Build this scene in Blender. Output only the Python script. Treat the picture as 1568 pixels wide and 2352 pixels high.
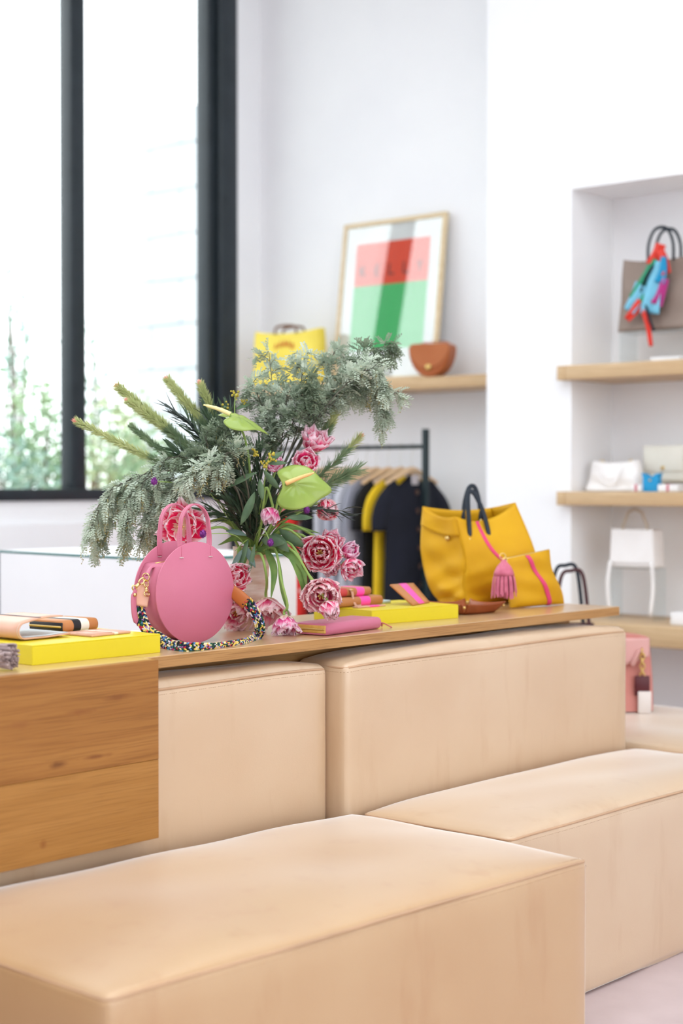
import bpy, bmesh, math, random
import numpy as np
from mathutils import Vector, Matrix, Euler

for _o in list(bpy.data.objects):
    bpy.data.objects.remove(_o)
scene = bpy.context.scene
COL = scene.collection
PI = math.pi

# ------------------------------------------------------------------ camera
FPX, CX, CY = 3740.0, 784.0, 1176.0
YAW = math.radians(41.2)
PITCH = math.atan((1176 - 1108) / FPX)
CAMZ = 1.25
camd = bpy.data.cameras.new('camera')
camd.sensor_fit = 'VERTICAL'
camd.sensor_height = 36.0
camd.lens = FPX / 2352 * 36.0
camd.clip_end = 200
camd.dof.use_dof = True
camd.dof.focus_distance = 3.95
camd.dof.aperture_fstop = 2.1
camo = bpy.data.objects.new('camera', camd)
camo.location = (0, 0, CAMZ)
camo.rotation_euler = (PI / 2 - PITCH, 0, YAW - PI / 2)
COL.objects.link(camo)
scene.camera = camo

# ------------------------------------------------------------------ world and lights
SKY = 4.6
world = bpy.data.worlds.new('overcast_sky')
scene.world = world
world.use_nodes = True
_bg = world.node_tree.nodes['Background']
_bg.inputs[0].default_value = (0.93, 0.97, 1.0, 1)
_bg.inputs[1].default_value = SKY
scene.view_settings.view_transform = 'Standard'
scene.view_settings.look = 'None'
scene.view_settings.gamma = 1.0
scene.view_settings.exposure = -0.36
scene.view_settings.use_curve_mapping = False
scene.cycles.use_denoising = True
scene.cycles.max_bounces = 10
scene.cycles.diffuse_bounces = 6
scene.cycles.transparent_max_bounces = 24
scene.cycles.sample_clamp_indirect = 8.0

# ------------------------------------------------------------------ pixel -> place
_cp, _sp = math.cos(PITCH), math.sin(PITCH)
_hx, _hy = math.cos(YAW), math.sin(YAW)
FWD = Vector((_cp * _hx, _cp * _hy, -_sp))
UPV = Vector((_sp * _hx, _sp * _hy, _cp))
RGT = Vector((_hy, -_hx, 0))
CAM = Vector((0, 0, CAMZ))
def ray(px, py):
    return FWD + RGT * ((px - CX) / FPX) + UPV * ((CY - py) / FPX)
def at_d(px, py, d): return CAM + ray(px, py) * d
def at_z(px, py, z):
    r = ray(px, py); return CAM + r * ((z - CAMZ) / r.z)
def at_X(px, py, X):
    r = ray(px, py); return CAM + r * (X / r.x)
def at_Y(px, py, Y):
    r = ray(px, py); return CAM + r * (Y / r.y)
def toward(r, d, z=0.0):
    """direction: r to the side, d away, z up, seen from the seat of the photographer"""
    return (RGT * r + Vector((_hx, _hy, 0)) * d + Vector((0, 0, z)))

# ------------------------------------------------------------------ materials
def lin(c):
    out = []
    for x in c[:3]:
        x = x / 255.0
        out.append(x / 12.92 if x <= 0.04045 else ((x + 0.055) / 1.055) ** 2.4)
    return (out[0], out[1], out[2], 1.0)
_M = {}
def mat(name, col, rough=0.5, spec=0.5, metal=0.0, col2=None, nscale=6.0, nstretch=(1, 1, 1), ndetail=4.0, nlo=0.35, nhi=0.65,
        bump=0.0, bscale=80.0, coat=0.0, sheen=0.0, emit=0.0, sss=0.0):
    if name in _M: return _M[name]
    m = bpy.data.materials.new(name); m.use_nodes = True
    nt = m.node_tree; N = nt.nodes; L = nt.links
    b = N['Principled BSDF']
    b.inputs['Roughness'].default_value = rough
    b.inputs['Specular IOR Level'].default_value = spec
    b.inputs['Metallic'].default_value = metal
    b.inputs['Coat Weight'].default_value = coat
    b.inputs['Specular IOR Level'].default_value = 0.3
    b.inputs['Sheen Weight'].default_value = sheen
    b.inputs['Base Color'].default_value = lin(col)
    if col2 is None:
        col2 = tuple(max(0, c * 0.93) for c in col)
    tc = N.new('ShaderNodeTexCoord'); mp = N.new('ShaderNodeMapping')
    mp.inputs['Scale'].default_value = nstretch
    no = N.new('ShaderNodeTexNoise'); no.inputs['Scale'].default_value = nscale; no.inputs['Detail'].default_value = ndetail
    rp = N.new('ShaderNodeValToRGB')
    rp.color_ramp.elements[0].position = nlo; rp.color_ramp.elements[0].color = lin(col)
    rp.color_ramp.elements[1].position = nhi; rp.color_ramp.elements[1].color = lin(col2)
    L.new(tc.outputs['Object'], mp.inputs[0]); L.new(mp.outputs[0], no.inputs['Vector'])
    L.new(no.outputs['Fac'], rp.inputs[0]); L.new(rp.outputs[0], b.inputs['Base Color'])
    if bump > 0:
        n2 = N.new('ShaderNodeTexNoise'); n2.inputs['Scale'].default_value = bscale; n2.inputs['Detail'].default_value = 3
        bp = N.new('ShaderNodeBump'); bp.inputs['Strength'].default_value = bump; bp.inputs['Distance'].default_value = 0.002
        L.new(tc.outputs['Object'], n2.inputs['Vector']); L.new(n2.outputs['Fac'], bp.inputs['Height']); L.new(bp.outputs[0], b.inputs['Normal'])
    _M[name] = m
    return m

def wood(name, light, dark, knots=(), rough=0.42, scale=1.0, axis=0, seed=0.0, pores=0.35, coat=0.0):
    """oak: long fibres along one axis, soft cathedral bands, pores, a few knots at given places"""
    if name in _M: return _M[name]
    m = bpy.data.materials.new(name); m.use_nodes = True
    nt = m.node_tree; N = nt.nodes; L = nt.links; b = N['Principled BSDF']
    b.inputs['Roughness'].default_value = rough
    b.inputs['Coat Weight'].default_value = coat
    b.inputs['Specular IOR Level'].default_value = 0.3
    b.inputs['Coat Roughness'].default_value = 0.3
    b.inputs['Coat IOR'].default_value = 1.6
    tc = N.new('ShaderNodeTexCoord')
    def mp(s, loc=(0, 0, 0)):
        q = N.new('ShaderNodeMapping')
        s = list(s)
        if axis == 1: s = [s[1], s[0], s[2]]
        q.inputs['Scale'].default_value = s; q.inputs['Location'].default_value = loc
        L.new(tc.outputs['Object'], q.inputs[0]); return q
    wob = N.new('ShaderNodeTexNoise'); wob.inputs['Scale'].default_value = 1.0; wob.inputs['Detail'].default_value = 2
    L.new(mp((1.6 * scale, 4 * scale, 4 * scale), (seed, seed, 0)).outputs[0], wob.inputs['Vector'])
    bands = N.new('ShaderNodeTexNoise'); bands.inputs['Scale'].default_value = 1.0; bands.inputs['Detail'].default_value = 5; bands.inputs['Roughness'].default_value = 0.62
    addv = N.new('ShaderNodeVectorMath'); addv.operation = 'MULTIPLY_ADD'
    L.new(wob.outputs['Color'], addv.inputs[0]); addv.inputs[1].default_value = (0.5, 0.8, 3.2)
    L.new(mp((0.55 * scale, 16 * scale, 30 * scale), (0, seed, seed)).outputs[0], addv.inputs[2])
    L.new(addv.outputs[0], bands.inputs['Vector'])
    r1 = N.new('ShaderNodeValToRGB')
    r1.color_ramp.elements[0].position = 0.34; r1.color_ramp.elements[0].color = lin(dark)
    r1.color_ramp.elements[1].position = 0.62; r1.color_ramp.elements[1].color = lin(light)
    L.new(bands.outputs['Fac'], r1.inputs[0])
    po = N.new('ShaderNodeTexNoise'); po.inputs['Scale'].default_value = 1.0; po.inputs['Detail'].default_value = 2
    L.new(mp((9 * scale, 300 * scale, 480 * scale)).outputs[0], po.inputs['Vector'])
    r2 = N.new('ShaderNodeValToRGB')
    r2.color_ramp.elements[0].position = 0.36; r2.color_ramp.elements[0].color = (1 - pores, 1 - pores * 1.15, 1 - pores * 1.3, 1)
    r2.color_ramp.elements[1].position = 0.5; r2.color_ramp.elements[1].color = (1, 1, 1, 1)
    L.new(po.outputs['Fac'], r2.inputs[0])
    mx = N.new('ShaderNodeMix'); mx.data_type = 'RGBA'; mx.blend_type = 'MULTIPLY'; mx.inputs[0].default_value = 1
    L.new(r1.outputs[0], mx.inputs[6]); L.new(r2.outputs[0], mx.inputs[7])
    col = mx.outputs[2]
    for (kx, kz, lx, lz, kc) in knots:
        sub = N.new('ShaderNodeVectorMath'); sub.operation = 'SUBTRACT'; sub.inputs[1].default_value = (kx, 0, kz)
        L.new(tc.outputs['Object'], sub.inputs[0])
        nz = N.new('ShaderNodeTexNoise'); nz.inputs['Scale'].default_value = 40; L.new(tc.outputs['Object'], nz.inputs['Vector'])
        sc = N.new('ShaderNodeVectorMath'); sc.operation = 'MULTIPLY'; sc.inputs[1].default_value = (1 / lx, 0, 1 / lz)
        L.new(sub.outputs[0], sc.inputs[0])
        ln = N.new('ShaderNodeVectorMath'); ln.operation = 'LENGTH'; L.new(sc.outputs[0], ln.inputs[0])
        ad = N.new('ShaderNodeMath'); ad.operation = 'ADD'; L.new(ln.outputs['Value'], ad.inputs[0]); L.new(nz.outputs['Fac'], ad.inputs[1])
        rk = N.new('ShaderNodeValToRGB')
        rk.color_ramp.elements[0].position = 0.45; rk.color_ramp.elements[0].color = (.75, .75, .75, 1)
        rk.color_ramp.elements[1].position = 1.0; rk.color_ramp.elements[1].color = (0, 0, 0, 1)
        dv = N.new('ShaderNodeMath'); dv.operation = 'MULTIPLY'; dv.inputs[1].default_value = 0.66; L.new(ad.outputs[0], dv.inputs[0])
        L.new(dv.outputs[0], rk.inputs[0])
        mk = N.new('ShaderNodeMix'); mk.data_type = 'RGBA'; mk.inputs[7].default_value = lin(kc); mk.clamp_factor = True
        L.new(rk.outputs[0], mk.inputs[0]); L.new(col, mk.inputs[6]); col = mk.outputs[2]
    L.new(col, b.inputs['Base Color'])
    bp = N.new('ShaderNodeBump'); bp.inputs['Strength'].default_value = 0.15; bp.inputs['Distance'].default_value = 0.001
    L.new(po.outputs['Fac'], bp.inputs['Height']); L.new(bp.outputs[0], b.inputs['Normal'])
    _M[name] = m
    return m

def hide(name, c1, c2, c3, rough=0.48, sheen=1.0):
    """vegetable-tanned upholstery leather: pale, clouded, with faint vertical streaks and a fine grain"""
    if name in _M: return _M[name]
    m = bpy.data.materials.new(name); m.use_nodes = True
    nt = m.node_tree; N = nt.nodes; L = nt.links; b = N['Principled BSDF']
    b.inputs['Roughness'].default_value = rough
    b.inputs['Specular IOR Level'].default_value = 0.75
    b.inputs['Coat Weight'].default_value = 1.0
    b.inputs['Coat Roughness'].default_value = 0.36
    b.inputs['Sheen Weight'].default_value = sheen
    b.inputs['Sheen Roughness'].default_value = 0.3
    b.inputs['Sheen Tint'].default_value = (1, 1, 1, 1)
    tc = N.new('ShaderNodeTexCoord')
    def noise(scale, stretch, detail=4):
        q = N.new('ShaderNodeMapping'); q.inputs['Scale'].default_value = stretch
        n = N.new('ShaderNodeTexNoise'); n.inputs['Scale'].default_value = scale; n.inputs['Detail'].default_value = detail
        L.new(tc.outputs['Object'], q.inputs[0]); L.new(q.outputs[0], n.inputs['Vector']); return n
    a = noise(3.0, (1, 1, 1)); r = N.new('ShaderNodeValToRGB')
    r.color_ramp.elements[0].position = 0.36; r.color_ramp.elements[0].color = lin(c1)
    r.color_ramp.elements[1].position = 0.66; r.color_ramp.elements[1].color = lin(c2)
    L.new(a.outputs['Fac'], r.inputs[0])
    s = noise(7.0, (2.2, 2.2, 0.5)); r2 = N.new('ShaderNodeValToRGB')
    r2.color_ramp.elements[0].position = 0.58; r2.color_ramp.elements[0].color = (0, 0, 0, 1)
    r2.color_ramp.elements[1].position = 0.78; r2.color_ramp.elements[1].color = (0.75, 0.75, 0.75, 1)
    L.new(s.outputs['Fac'], r2.inputs[0])
    mx = N.new('ShaderNodeMix'); mx.data_type = 'RGBA'
    L.new(r2.outputs[0], mx.inputs[0]); L.new(r.outputs[0], mx.inputs[6]); mx.inputs[7].default_value = lin(c3)
    L.new(mx.outputs[2], b.inputs['Base Color'])
    g = noise(260.0, (1, 1, 1), 2); w = noise(5.0, (1, 1, 1), 2)
    mm = N.new('ShaderNodeMath'); mm.operation = 'MULTIPLY_ADD'; mm.inputs[1].default_value = 9.0
    L.new(w.outputs['Fac'], mm.inputs[0]); L.new(g.outputs['Fac'], mm.inputs[2])
    bp = N.new('ShaderNodeBump'); bp.inputs['Strength'].default_value = 0.12; bp.inputs['Distance'].default_value = 0.0015
    L.new(mm.outputs[0], bp.inputs['Height']); L.new(bp.outputs[0], b.inputs['Normal'])
    _M[name] = m
    return m

def glass(name, tint=(0.97, 0.99, 0.985), refl=1.0, rough=0.0):
    """thin clear pane: see-through with a Fresnel reflection"""
    if name in _M: return _M[name]
    m = bpy.data.materials.new(name); m.use_nodes = True
    nt = m.node_tree; N = nt.nodes; L = nt.links
    N.remove(N['Principled BSDF'])
    t = N.new('ShaderNodeBsdfTransparent'); t.inputs[0].default_value = (*tint, 1)
    g = N.new('ShaderNodeBsdfGlossy'); g.inputs['Roughness'].default_value = rough
    f = N.new('ShaderNodeLayerWeight'); f.inputs[0].default_value = 0.5
    pw = N.new('ShaderNodeMath'); pw.operation = 'POWER'; pw.inputs[1].default_value = 5.0
    k = N.new('ShaderNodeMath'); k.operation = 'MULTIPLY_ADD'; k.inputs[1].default_value = 0.92 * refl; k.inputs[2].default_value = 0.045 * refl
    L.new(f.outputs['Facing'], pw.inputs[0])
    x = N.new('ShaderNodeMixShader')
    L.new(pw.outputs[0], k.inputs[0]); L.new(k.outputs[0], x.inputs[0]); L.new(t.outputs[0], x.inputs[1]); L.new(g.outputs[0], x.inputs[2])
    L.new(x.outputs[0], N['Material Output'].inputs[0])
    _M[name] = m
    return m

# ------------------------------------------------------------------ mesh helpers
ORG = {}
def org(o): return ORG.get(o.name, Vector((0, 0, 0))) if o is not None else Vector((0, 0, 0))
class MB:
    def __init__(s): s.v = []; s.f = []; s.m = []; s.uv = {}
    def add(s, vs, fs, m=0):
        n = len(s.v); s.v.extend([tuple(p) for p in vs])
        for f in fs: s.f.append(tuple(i + n for i in f)); s.m.append(m)
        return n
    def box(s, lo, hi, m=0, xf=None):
        x0, y0, z0 = lo; x1, y1, z1 = hi
        vs = [(x0,y0,z0),(x1,y0,z0),(x1,y1,z0),(x0,y1,z0),(x0,y0,z1),(x1,y0,z1),(x1,y1,z1),(x0,y1,z1)]
        if xf is not None: vs = [xf @ Vector(p) for p in vs]
        s.add(vs, [(0,3,2,1),(4,5,6,7),(0,1,5,4),(1,2,6,5),(2,3,7,6),(3,0,4,7)], m)
    def rbox(s, lo, hi, r=0.004, seg=2, m=0, xf=None):
        bm = bmesh.new(); bmesh.ops.create_cube(bm, size=1)
        c = [(a + b) / 2 for a, b in zip(lo, hi)]; d = [b - a for a, b in zip(lo, hi)]
        for v in bm.verts: v.co = Vector((c[i] + v.co[i] * d[i] for i in range(3)))
        bmesh.ops.bevel(bm, geom=bm.edges[:], offset=min(r, min(d) * 0.49), segments=seg, profile=0.5, affect='EDGES')
        bm.verts.index_update()
        vs = [v.co.copy() for v in bm.verts]
        if xf is not None: vs = [xf @ p for p in vs]
        s.add(vs, [[v.index for v in f.verts] for f in bm.faces], m); bm.free()
    def tube(s, pts, r, n=8, m=0, flat=1.0, up=None, closed=False, caps=True):
        pts = [Vector(p) for p in pts]; K = len(pts)
        rs = list(r) if hasattr(r, '__len__') else [r] * K
        rings = []; prev = None
        for i in range(K):
            if closed: t = pts[(i + 1) % K] - pts[i - 1]
            else: t = pts[min(i + 1, K - 1)] - pts[max(i - 1, 0)]
            t = t.normalized() if t.length > 1e-9 else Vector((0, 0, 1))
            if up is not None: a = Vector(up) - t * Vector(up).dot(t)
            elif prev is None:
                q = Vector((0, 0, 1)) if abs(t.z) < 0.9 else Vector((1, 0, 0)); a = q - t * q.dot(t)
            else: a = prev - t * prev.dot(t)
            if a.length < 1e-6: a = Vector((1, 0, 0)) - t * t.x
            a.normalize(); prev = a; b = t.cross(a)
            rings.append([pts[i] + a * (math.cos(2*PI*k/n) * rs[i] * flat) + b * (math.sin(2*PI*k/n) * rs[i]) for k in range(n)])
        vs = [p for q in rings for p in q]; fs = []
        for i in range(K if closed else K - 1):
            j = (i + 1) % K
            for k in range(n): fs.append((i*n+k, i*n+(k+1)%n, j*n+(k+1)%n, j*n+k))
        if not closed and caps:
            fs.append(tuple(range(n - 1, -1, -1))); fs.append(tuple(range((K-1)*n, K*n)))
        s.add(vs, fs, m)
    def lathe(s, prof, n=24, c=(0, 0, 0), m=0, axis=None, caps=True):
        vs = []; fs = []; K = len(prof); c = Vector(c)
        R = Matrix.Identity(3) if axis is None else Vector((0, 0, 1)).rotation_difference(Vector(axis)).to_matrix()
        for (r, z) in prof:
            for k in range(n):
                a = 2*PI*k/n; vs.append(c + R @ Vector((r*math.cos(a), r*math.sin(a), z)))
        for i in range(K - 1):
            for k in range(n): fs.append((i*n+k, i*n+(k+1)%n, (i+1)*n+(k+1)%n, (i+1)*n+k))
        if caps:
            if prof[0][0] > 1e-5: fs.append(tuple(range(n - 1, -1, -1)))
            if prof[-1][0] > 1e-5: fs.append(tuple(range((K-1)*n, K*n)))
        s.add(vs, fs, m)
    def grid(s, fn, nu, nv, m=0, closeu=False):
        vs = [fn(i / nu, j / nv) for j in range(nv + 1) for i in range(nu if closeu else nu + 1)]
        w = nu if closeu else nu + 1; fs = []
        for j in range(nv):
            for i in range(nu):
                i2 = (i + 1) % w
                fs.append((j*w+i, j*w+i2, (j+1)*w+i2, (j+1)*w+i))
        s.add(vs, fs, m)
    def prism(s, poly, h0, h1, m=0, xf=None):
        n = len(poly)
        vs = [Vector((x, y, h0)) for x, y in poly] + [Vector((x, y, h1)) for x, y in poly]
        if xf is not None: vs = [xf @ p for p in vs]
        fs = [tuple(range(n - 1, -1, -1)), tuple(range(n, 2*n))] + [(i, (i+1) % n, n+(i+1) % n, n+i) for i in range(n)]
        s.add(vs, fs, m)
    def ball(s, c, r, n=8, m=0, sx=(1, 1, 1), xf=None):
        c = Vector(c); vs = []; fs = []; K = max(4, n // 2 + 1)
        for i in range(K + 1):
            th = PI * i / K
            for k in range(n):
                a = 2*PI*k/n
                p = Vector((math.sin(th)*math.cos(a)*r*sx[0], math.sin(th)*math.sin(a)*r*sx[1], math.cos(th)*r*sx[2]))
                if xf is not None: p = xf @ p
                vs.append(c + p)
        for i in range(K):
            for k in range(n): fs.append((i*n+k, (i+1)*n+k, (i+1)*n+(k+1)%n, i*n+(k+1)%n))
        s.add(vs, fs, m)
    def build(s, name, mats, parent=None, smooth=True, local=False, solid=0.0, subd=0, bevel=0.0, angle=None):
        me = bpy.data.meshes.new(name)
        o0 = Vector((0, 0, 0)) if local else org(parent)
        me.from_pydata([(p[0]-o0[0], p[1]-o0[1], p[2]-o0[2]) for p in s.v], [], s.f)
        if not isinstance(mats, (list, tuple)): mats = [mats]
        for q in mats: me.materials.append(q)
        if len(mats) > 1: me.polygons.foreach_set('material_index', s.m)
        me.update()
        if smooth:
            me.polygons.foreach_set('use_smooth', [True] * len(me.polygons))
            if angle is not None: me.set_sharp_from_angle(angle=math.radians(angle))
        o = bpy.data.objects.new(name, me); COL.objects.link(o)
        if parent is not None: o.parent = parent
        ORG[o.name] = Vector(org(parent))
        if bevel:
            q = o.modifiers.new('bevel', 'BEVEL'); q.width = bevel; q.segments = 2; q.limit_method = 'ANGLE'
        if solid:
            q = o.modifiers.new('thickness', 'SOLIDIFY'); q.thickness = solid; q.offset = 0
        if subd:
            q = o.modifiers.new('smooth', 'SUBSURF'); q.levels = subd; q.render_levels = subd
        return o

def tag(o, label=None, cat=None, group=None, kind=None):
    if label: o['label'] = label
    if cat: o['category'] = cat
    if group: o['group'] = group
    if kind: o['kind'] = kind
    return o
def thing(name, label, cat, loc, group=None, rotz=0.0, kind=None):
    e = bpy.data.objects.new(name, None); COL.objects.link(e)
    e.empty_display_size = 0.05
    e.location = loc; e.rotation_euler = (0, 0, rotz)
    ORG[e.name] = Vector(loc)
    return tag(e, label, cat, group, kind)
def struct(name, mb, m, parent=None, **k):
    o = mb.build(name, m, parent, **k)
    if parent is None: o['kind'] = 'structure'
    return o
def bez(pts, n=16):
    """smooth path through the given points (Catmull-Rom)"""
    pts = [Vector(p) for p in pts]
    if len(pts) == 2: return [pts[0].lerp(pts[1], i / n) for i in range(n + 1)]
    P = [pts[0] * 2 - pts[1]] + pts + [pts[-1] * 2 - pts[-2]]; out = []
    segs = len(pts) - 1; per = max(2, n // segs)
    for i in range(segs):
        a, b, c, d = P[i:i+4]
        for k in range(per):
            t = k / per
            out.append(0.5 * ((2*b) + (c-a)*t + (2*a-5*b+4*c-d)*t*t + (3*b-a-3*c+d)*t**3))
    out.append(pts[-1]); return out

def cushion_mesh(size, r, crown, n=(28, 14, 10), seed=0, wr=0.0, crown_side=0.4):
    """soft block: rounded edges, domed faces; origin at the centre of its base"""
    lx, ly, lz = size; rnd = random.Random(seed)
    ph = [rnd.uniform(0, 6.28) for _ in range(8)]
    mb = MB()
    def P(p):
        h = (lx/2, ly/2, lz/2)
        q = [max(-h[i] + r, min(h[i] - r, p[i])) for i in range(3)]
        d = Vector((p[0]-q[0], p[1]-q[1], p[2]-q[2]))
        out = Vector(q) + (d.normalized() * r if d.length > 1e-9 else d)
        a = [p[i] / h[i] for i in range(3)]
        def dome(x): return (1 - min(1, abs(x)) ** 5)
        out.z += (1 if a[2] > 0 else 0) * crown * dome(a[0]) * dome(a[1]) * max(0, a[2])
        out.x += a[0] * crown * crown_side * dome(a[1]) * dome(a[2]) * abs(a[0])
        out.y += a[1] * crown * crown_side * dome(a[0]) * dome(a[2]) * abs(a[1])
        if wr:
            w = wr * (math.sin(a[0]*5.1+ph[0]+2*a[1])*math.sin(a[1]*4.3+ph[1]) + 0.6*math.sin(a[0]*11+ph[2]+a[2]*3)*math.sin(a[2]*6+ph[3]))
            out += (Vector(p).normalized()) * w * 0.5 if abs(a[2]) < 0.99 else Vector((0, 0, w))
        out.z += lz / 2
        return out
    def lines(L, k):
        h = L / 2; e = [-h, -h + r*0.15, -h + r*0.45, -h + r]
        inner = [-h + r + (L - 2*r) * i / k for i in range(1, k)]
        return e + inner + [h - r, h - r*0.45, h - r*0.15, h]
    X, Y, Z = lines(lx, n[0]), lines(ly, n[1]), lines(lz, n[2])
    def face(A, B, f):
        w = len(A); vs = [P(f(a, b)) for b in B for a in A]
        mb.add(vs, [(j*w+i, j*w+i+1, (j+1)*w+i+1, (j+1)*w+i) for j in range(len(B)-1) for i in range(w-1)])
    face(X, Y, lambda a, b: (a, b, lz/2)); face(X, Z, lambda a, b: (a, -ly/2, b)); face(list(reversed(X)), Z, lambda a, b: (a, ly/2, b))
    face(Y, Z, lambda a, b: (lx/2, a, b)); face(list(reversed(Y)), Z, lambda a, b: (-lx/2, a, b)); face(list(reversed(X)), Y, lambda a, b: (a, b, -lz/2))
    return mb
def weld(o, d=0.0004):
    bm = bmesh.new(); bm.from_mesh(o.data); bmesh.ops.remove_doubles(bm, verts=bm.verts, dist=d); bm.to_mesh(o.data); bm.free()
    o.data.polygons.foreach_set('use_smooth', [True] * len(o.data.polygons)); return o
# ================================================================== the room
WHITE = mat('white_paint', (242, 243, 245), rough=0.7, spec=0.3, col2=(238, 239, 242), nscale=2)
FLOORM = mat('pale_concrete', (200, 184, 186), rough=0.35, col2=(188, 172, 174), nscale=5, bump=0.05, bscale=30)
XCOL, XALC, YWIN, ZCEIL = 5.75, 6.20, 6.0, 4.6
YN, YC = 3.76, 4.195                     # niche edge, column edge
b = MB(); b.box((-6.2, -6, 0), (-6, YWIN + 0.25, ZCEIL)); struct('wall_left', b, WHITE, smooth=False)  # unseen wall, added to cut the daylight from the left
b = MB(); b.box((-6, -6, -0.1), (6.5, YWIN + 0.25, 0)); struct('floor', b, FLOORM, smooth=False)
# ceiling with an unseen opening, added for overhead light on the seat tops
RX0, RX1, RY0, RY1 = -1.5, 4.4, 0.0, 3.9
b = MB(); zc = (ZCEIL, ZCEIL + 0.2)
b.box((-6, -6, zc[0]), (6.5, RY0, zc[1])); b.box((-6, RY1, zc[0]), (6.5, YWIN + 0.25, zc[1]))
b.box((-6, RY0, zc[0]), (RX0, RY1, zc[1])); b.box((RX1, RY0, zc[0]), (6.5, RY1, zc[1]))
struct('ceiling', b, WHITE, smooth=False)
b = MB(); b.box((XCOL, YN, 0), (6.5, YC, ZCEIL)); struct('wall_column', b, WHITE, smooth=False)
b = MB(); b.box((XALC, YC, 0), (6.5, YWIN + 0.25, ZCEIL)); struct('wall_alcove', b, WHITE, smooth=False)
b = MB(); b.box((6.07, 1.6, 0), (6.5, YN, 2.47)); b.box((XCOL, 1.6, 2.47), (6.5, YN, ZCEIL)); b.box((XCOL, -6, 0), (6.5, 1.6, ZCEIL))
struct('wall_right', b, WHITE, smooth=False)
# window wall: wall under the sill, header, pier in the corner, a small ledge under the sill
ZS = 1.165
xj0 = at_Y(488, 600, YWIN).x; xj1 = at_Y(543, 600, YWIN).x
xm0 = at_Y(145, 600, YWIN).x; xm1 = at_Y(192, 600, YWIN).x
WTOP = 4.25
b = MB(); b.box((-6, YWIN, 0), (6.5, YWIN + 0.25, ZS)); b.box((-6, YWIN, WTOP), (6.5, YWIN + 0.25, ZCEIL))
b.box((xj1, YWIN, ZS), (6.5, YWIN + 0.25, WTOP)); b.box((-6, YWIN - 0.03, 0), (xj1 + 0.1, YWIN, 1.06))
struct('wall_window', b, WHITE, smooth=False)
FRAME = mat('charcoal_frame', (38, 46, 51), rough=0.35, col2=(44, 52, 58), nscale=8)
PANE = glass('window_glass', (0.98, 0.995, 0.99))
win = thing('window_1', 'tall window with slim charcoal metal frame and clear panes', 'window', (xm1, YWIN, ZS), kind='structure')
del win['category']
step = xm1 - xm0 + (xj0 - xm1)
b = MB(); b.rbox((-5.6, YWIN - 0.02, ZS), (xj1, YWIN + 0.10, ZS + 0.055), 0.004); b.build('bottom_rail', FRAME, win)
b = MB(); b.rbox((-5.6, YWIN + 0.0, WTOP - 0.06), (xj1, YWIN + 0.10, WTOP), 0.004); b.build('top_rail', FRAME, win)
b = MB(); b.rbox((xj0 + 0.055, YWIN - 0.01, ZS), (xj1, YWIN + 0.12, WTOP), 0.004); b.rbox((xj0, YWIN + 0.03, ZS), (xj0 + 0.06, YWIN + 0.12, WTOP), 0.004)
b.build('jamb', FRAME, win)
for k in range(10):
    x1 = xm1 - k * step; x0 = x1 - 0.085
    if x0 < -5.6: break
    b = MB(); b.rbox((x0, YWIN - 0.015, ZS), (x1, YWIN + 0.06, WTOP), 0.004); b.rbox((x0 + 0.03, YWIN + 0.06, ZS), (x1 - 0.01, YWIN + 0.11, WTOP), 0.004)
    b.build('mullion', FRAME, win)
for k in range(10):
    x0 = xj0 - (k + 1) * step + 0.05; x1 = x0 + step
    if x0 < -5.6: break
    b = MB(); b.box((x0, YWIN + 0.07, ZS + 0.04), (min(x1, xj0 + 0.03), YWIN + 0.078, WTOP - 0.03)); b.build('pane', PANE, win, smooth=False)

# ------------------------------------------------------------------ outside
GRND = mat('paving', (160, 160, 156), rough=0.8, col2=(146, 148, 144))
b = MB(); b.box((-60, -60, -0.3), (60, 60, -0.11)); b.box((-12, YWIN + 0.25, -0.11), (16, 30, 0)); struct('ground', b, GRND, smooth=False)
BLK = mat('pale_block', (216, 220, 224), rough=0.8, col2=(204, 209, 214), nscale=1.2)
bl = thing('neighbour_building', 'pale block-built wall of the neighbouring building outside the window', 'building', (9.0, 8.3, 0))
z = 0.0; k = 0
while z < 4.24:
    h = 0.36
    y = 6.35; off = 0.35 * (k % 2)
    while y < 10.2:
        w = 0.72 - (off if y == 6.35 else 0); y2 = min(10.2, y + w)
        b = MB(); b.rbox((9.0, y + 0.006, z + 0.006), (9.3, y2 - 0.006, min(4.26, z + h) - 0.006), 0.01, 1); b.build('block', BLK, bl, smooth=False); y = y2
    z += h; k += 1
b = MB(); b.box((9.05, 6.35, 0), (9.28, 10.2, 4.2)); b.build('mortar', mat('mortar', (196, 200, 204), rough=0.9), bl, smooth=False)
LEAFOUT = [mat('shrub_green', (150, 184, 146), rough=0.6, col2=(176, 198, 156), nscale=20), mat('shrub_olive', (176, 190, 146), rough=0.6, col2=(190, 200, 160), nscale=20),
           mat('shrub_blue', (144, 180, 164), rough=0.6, col2=(170, 194, 178), nscale=20)]
BARK = mat('bark', (120, 104, 88), rough=0.8)
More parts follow.
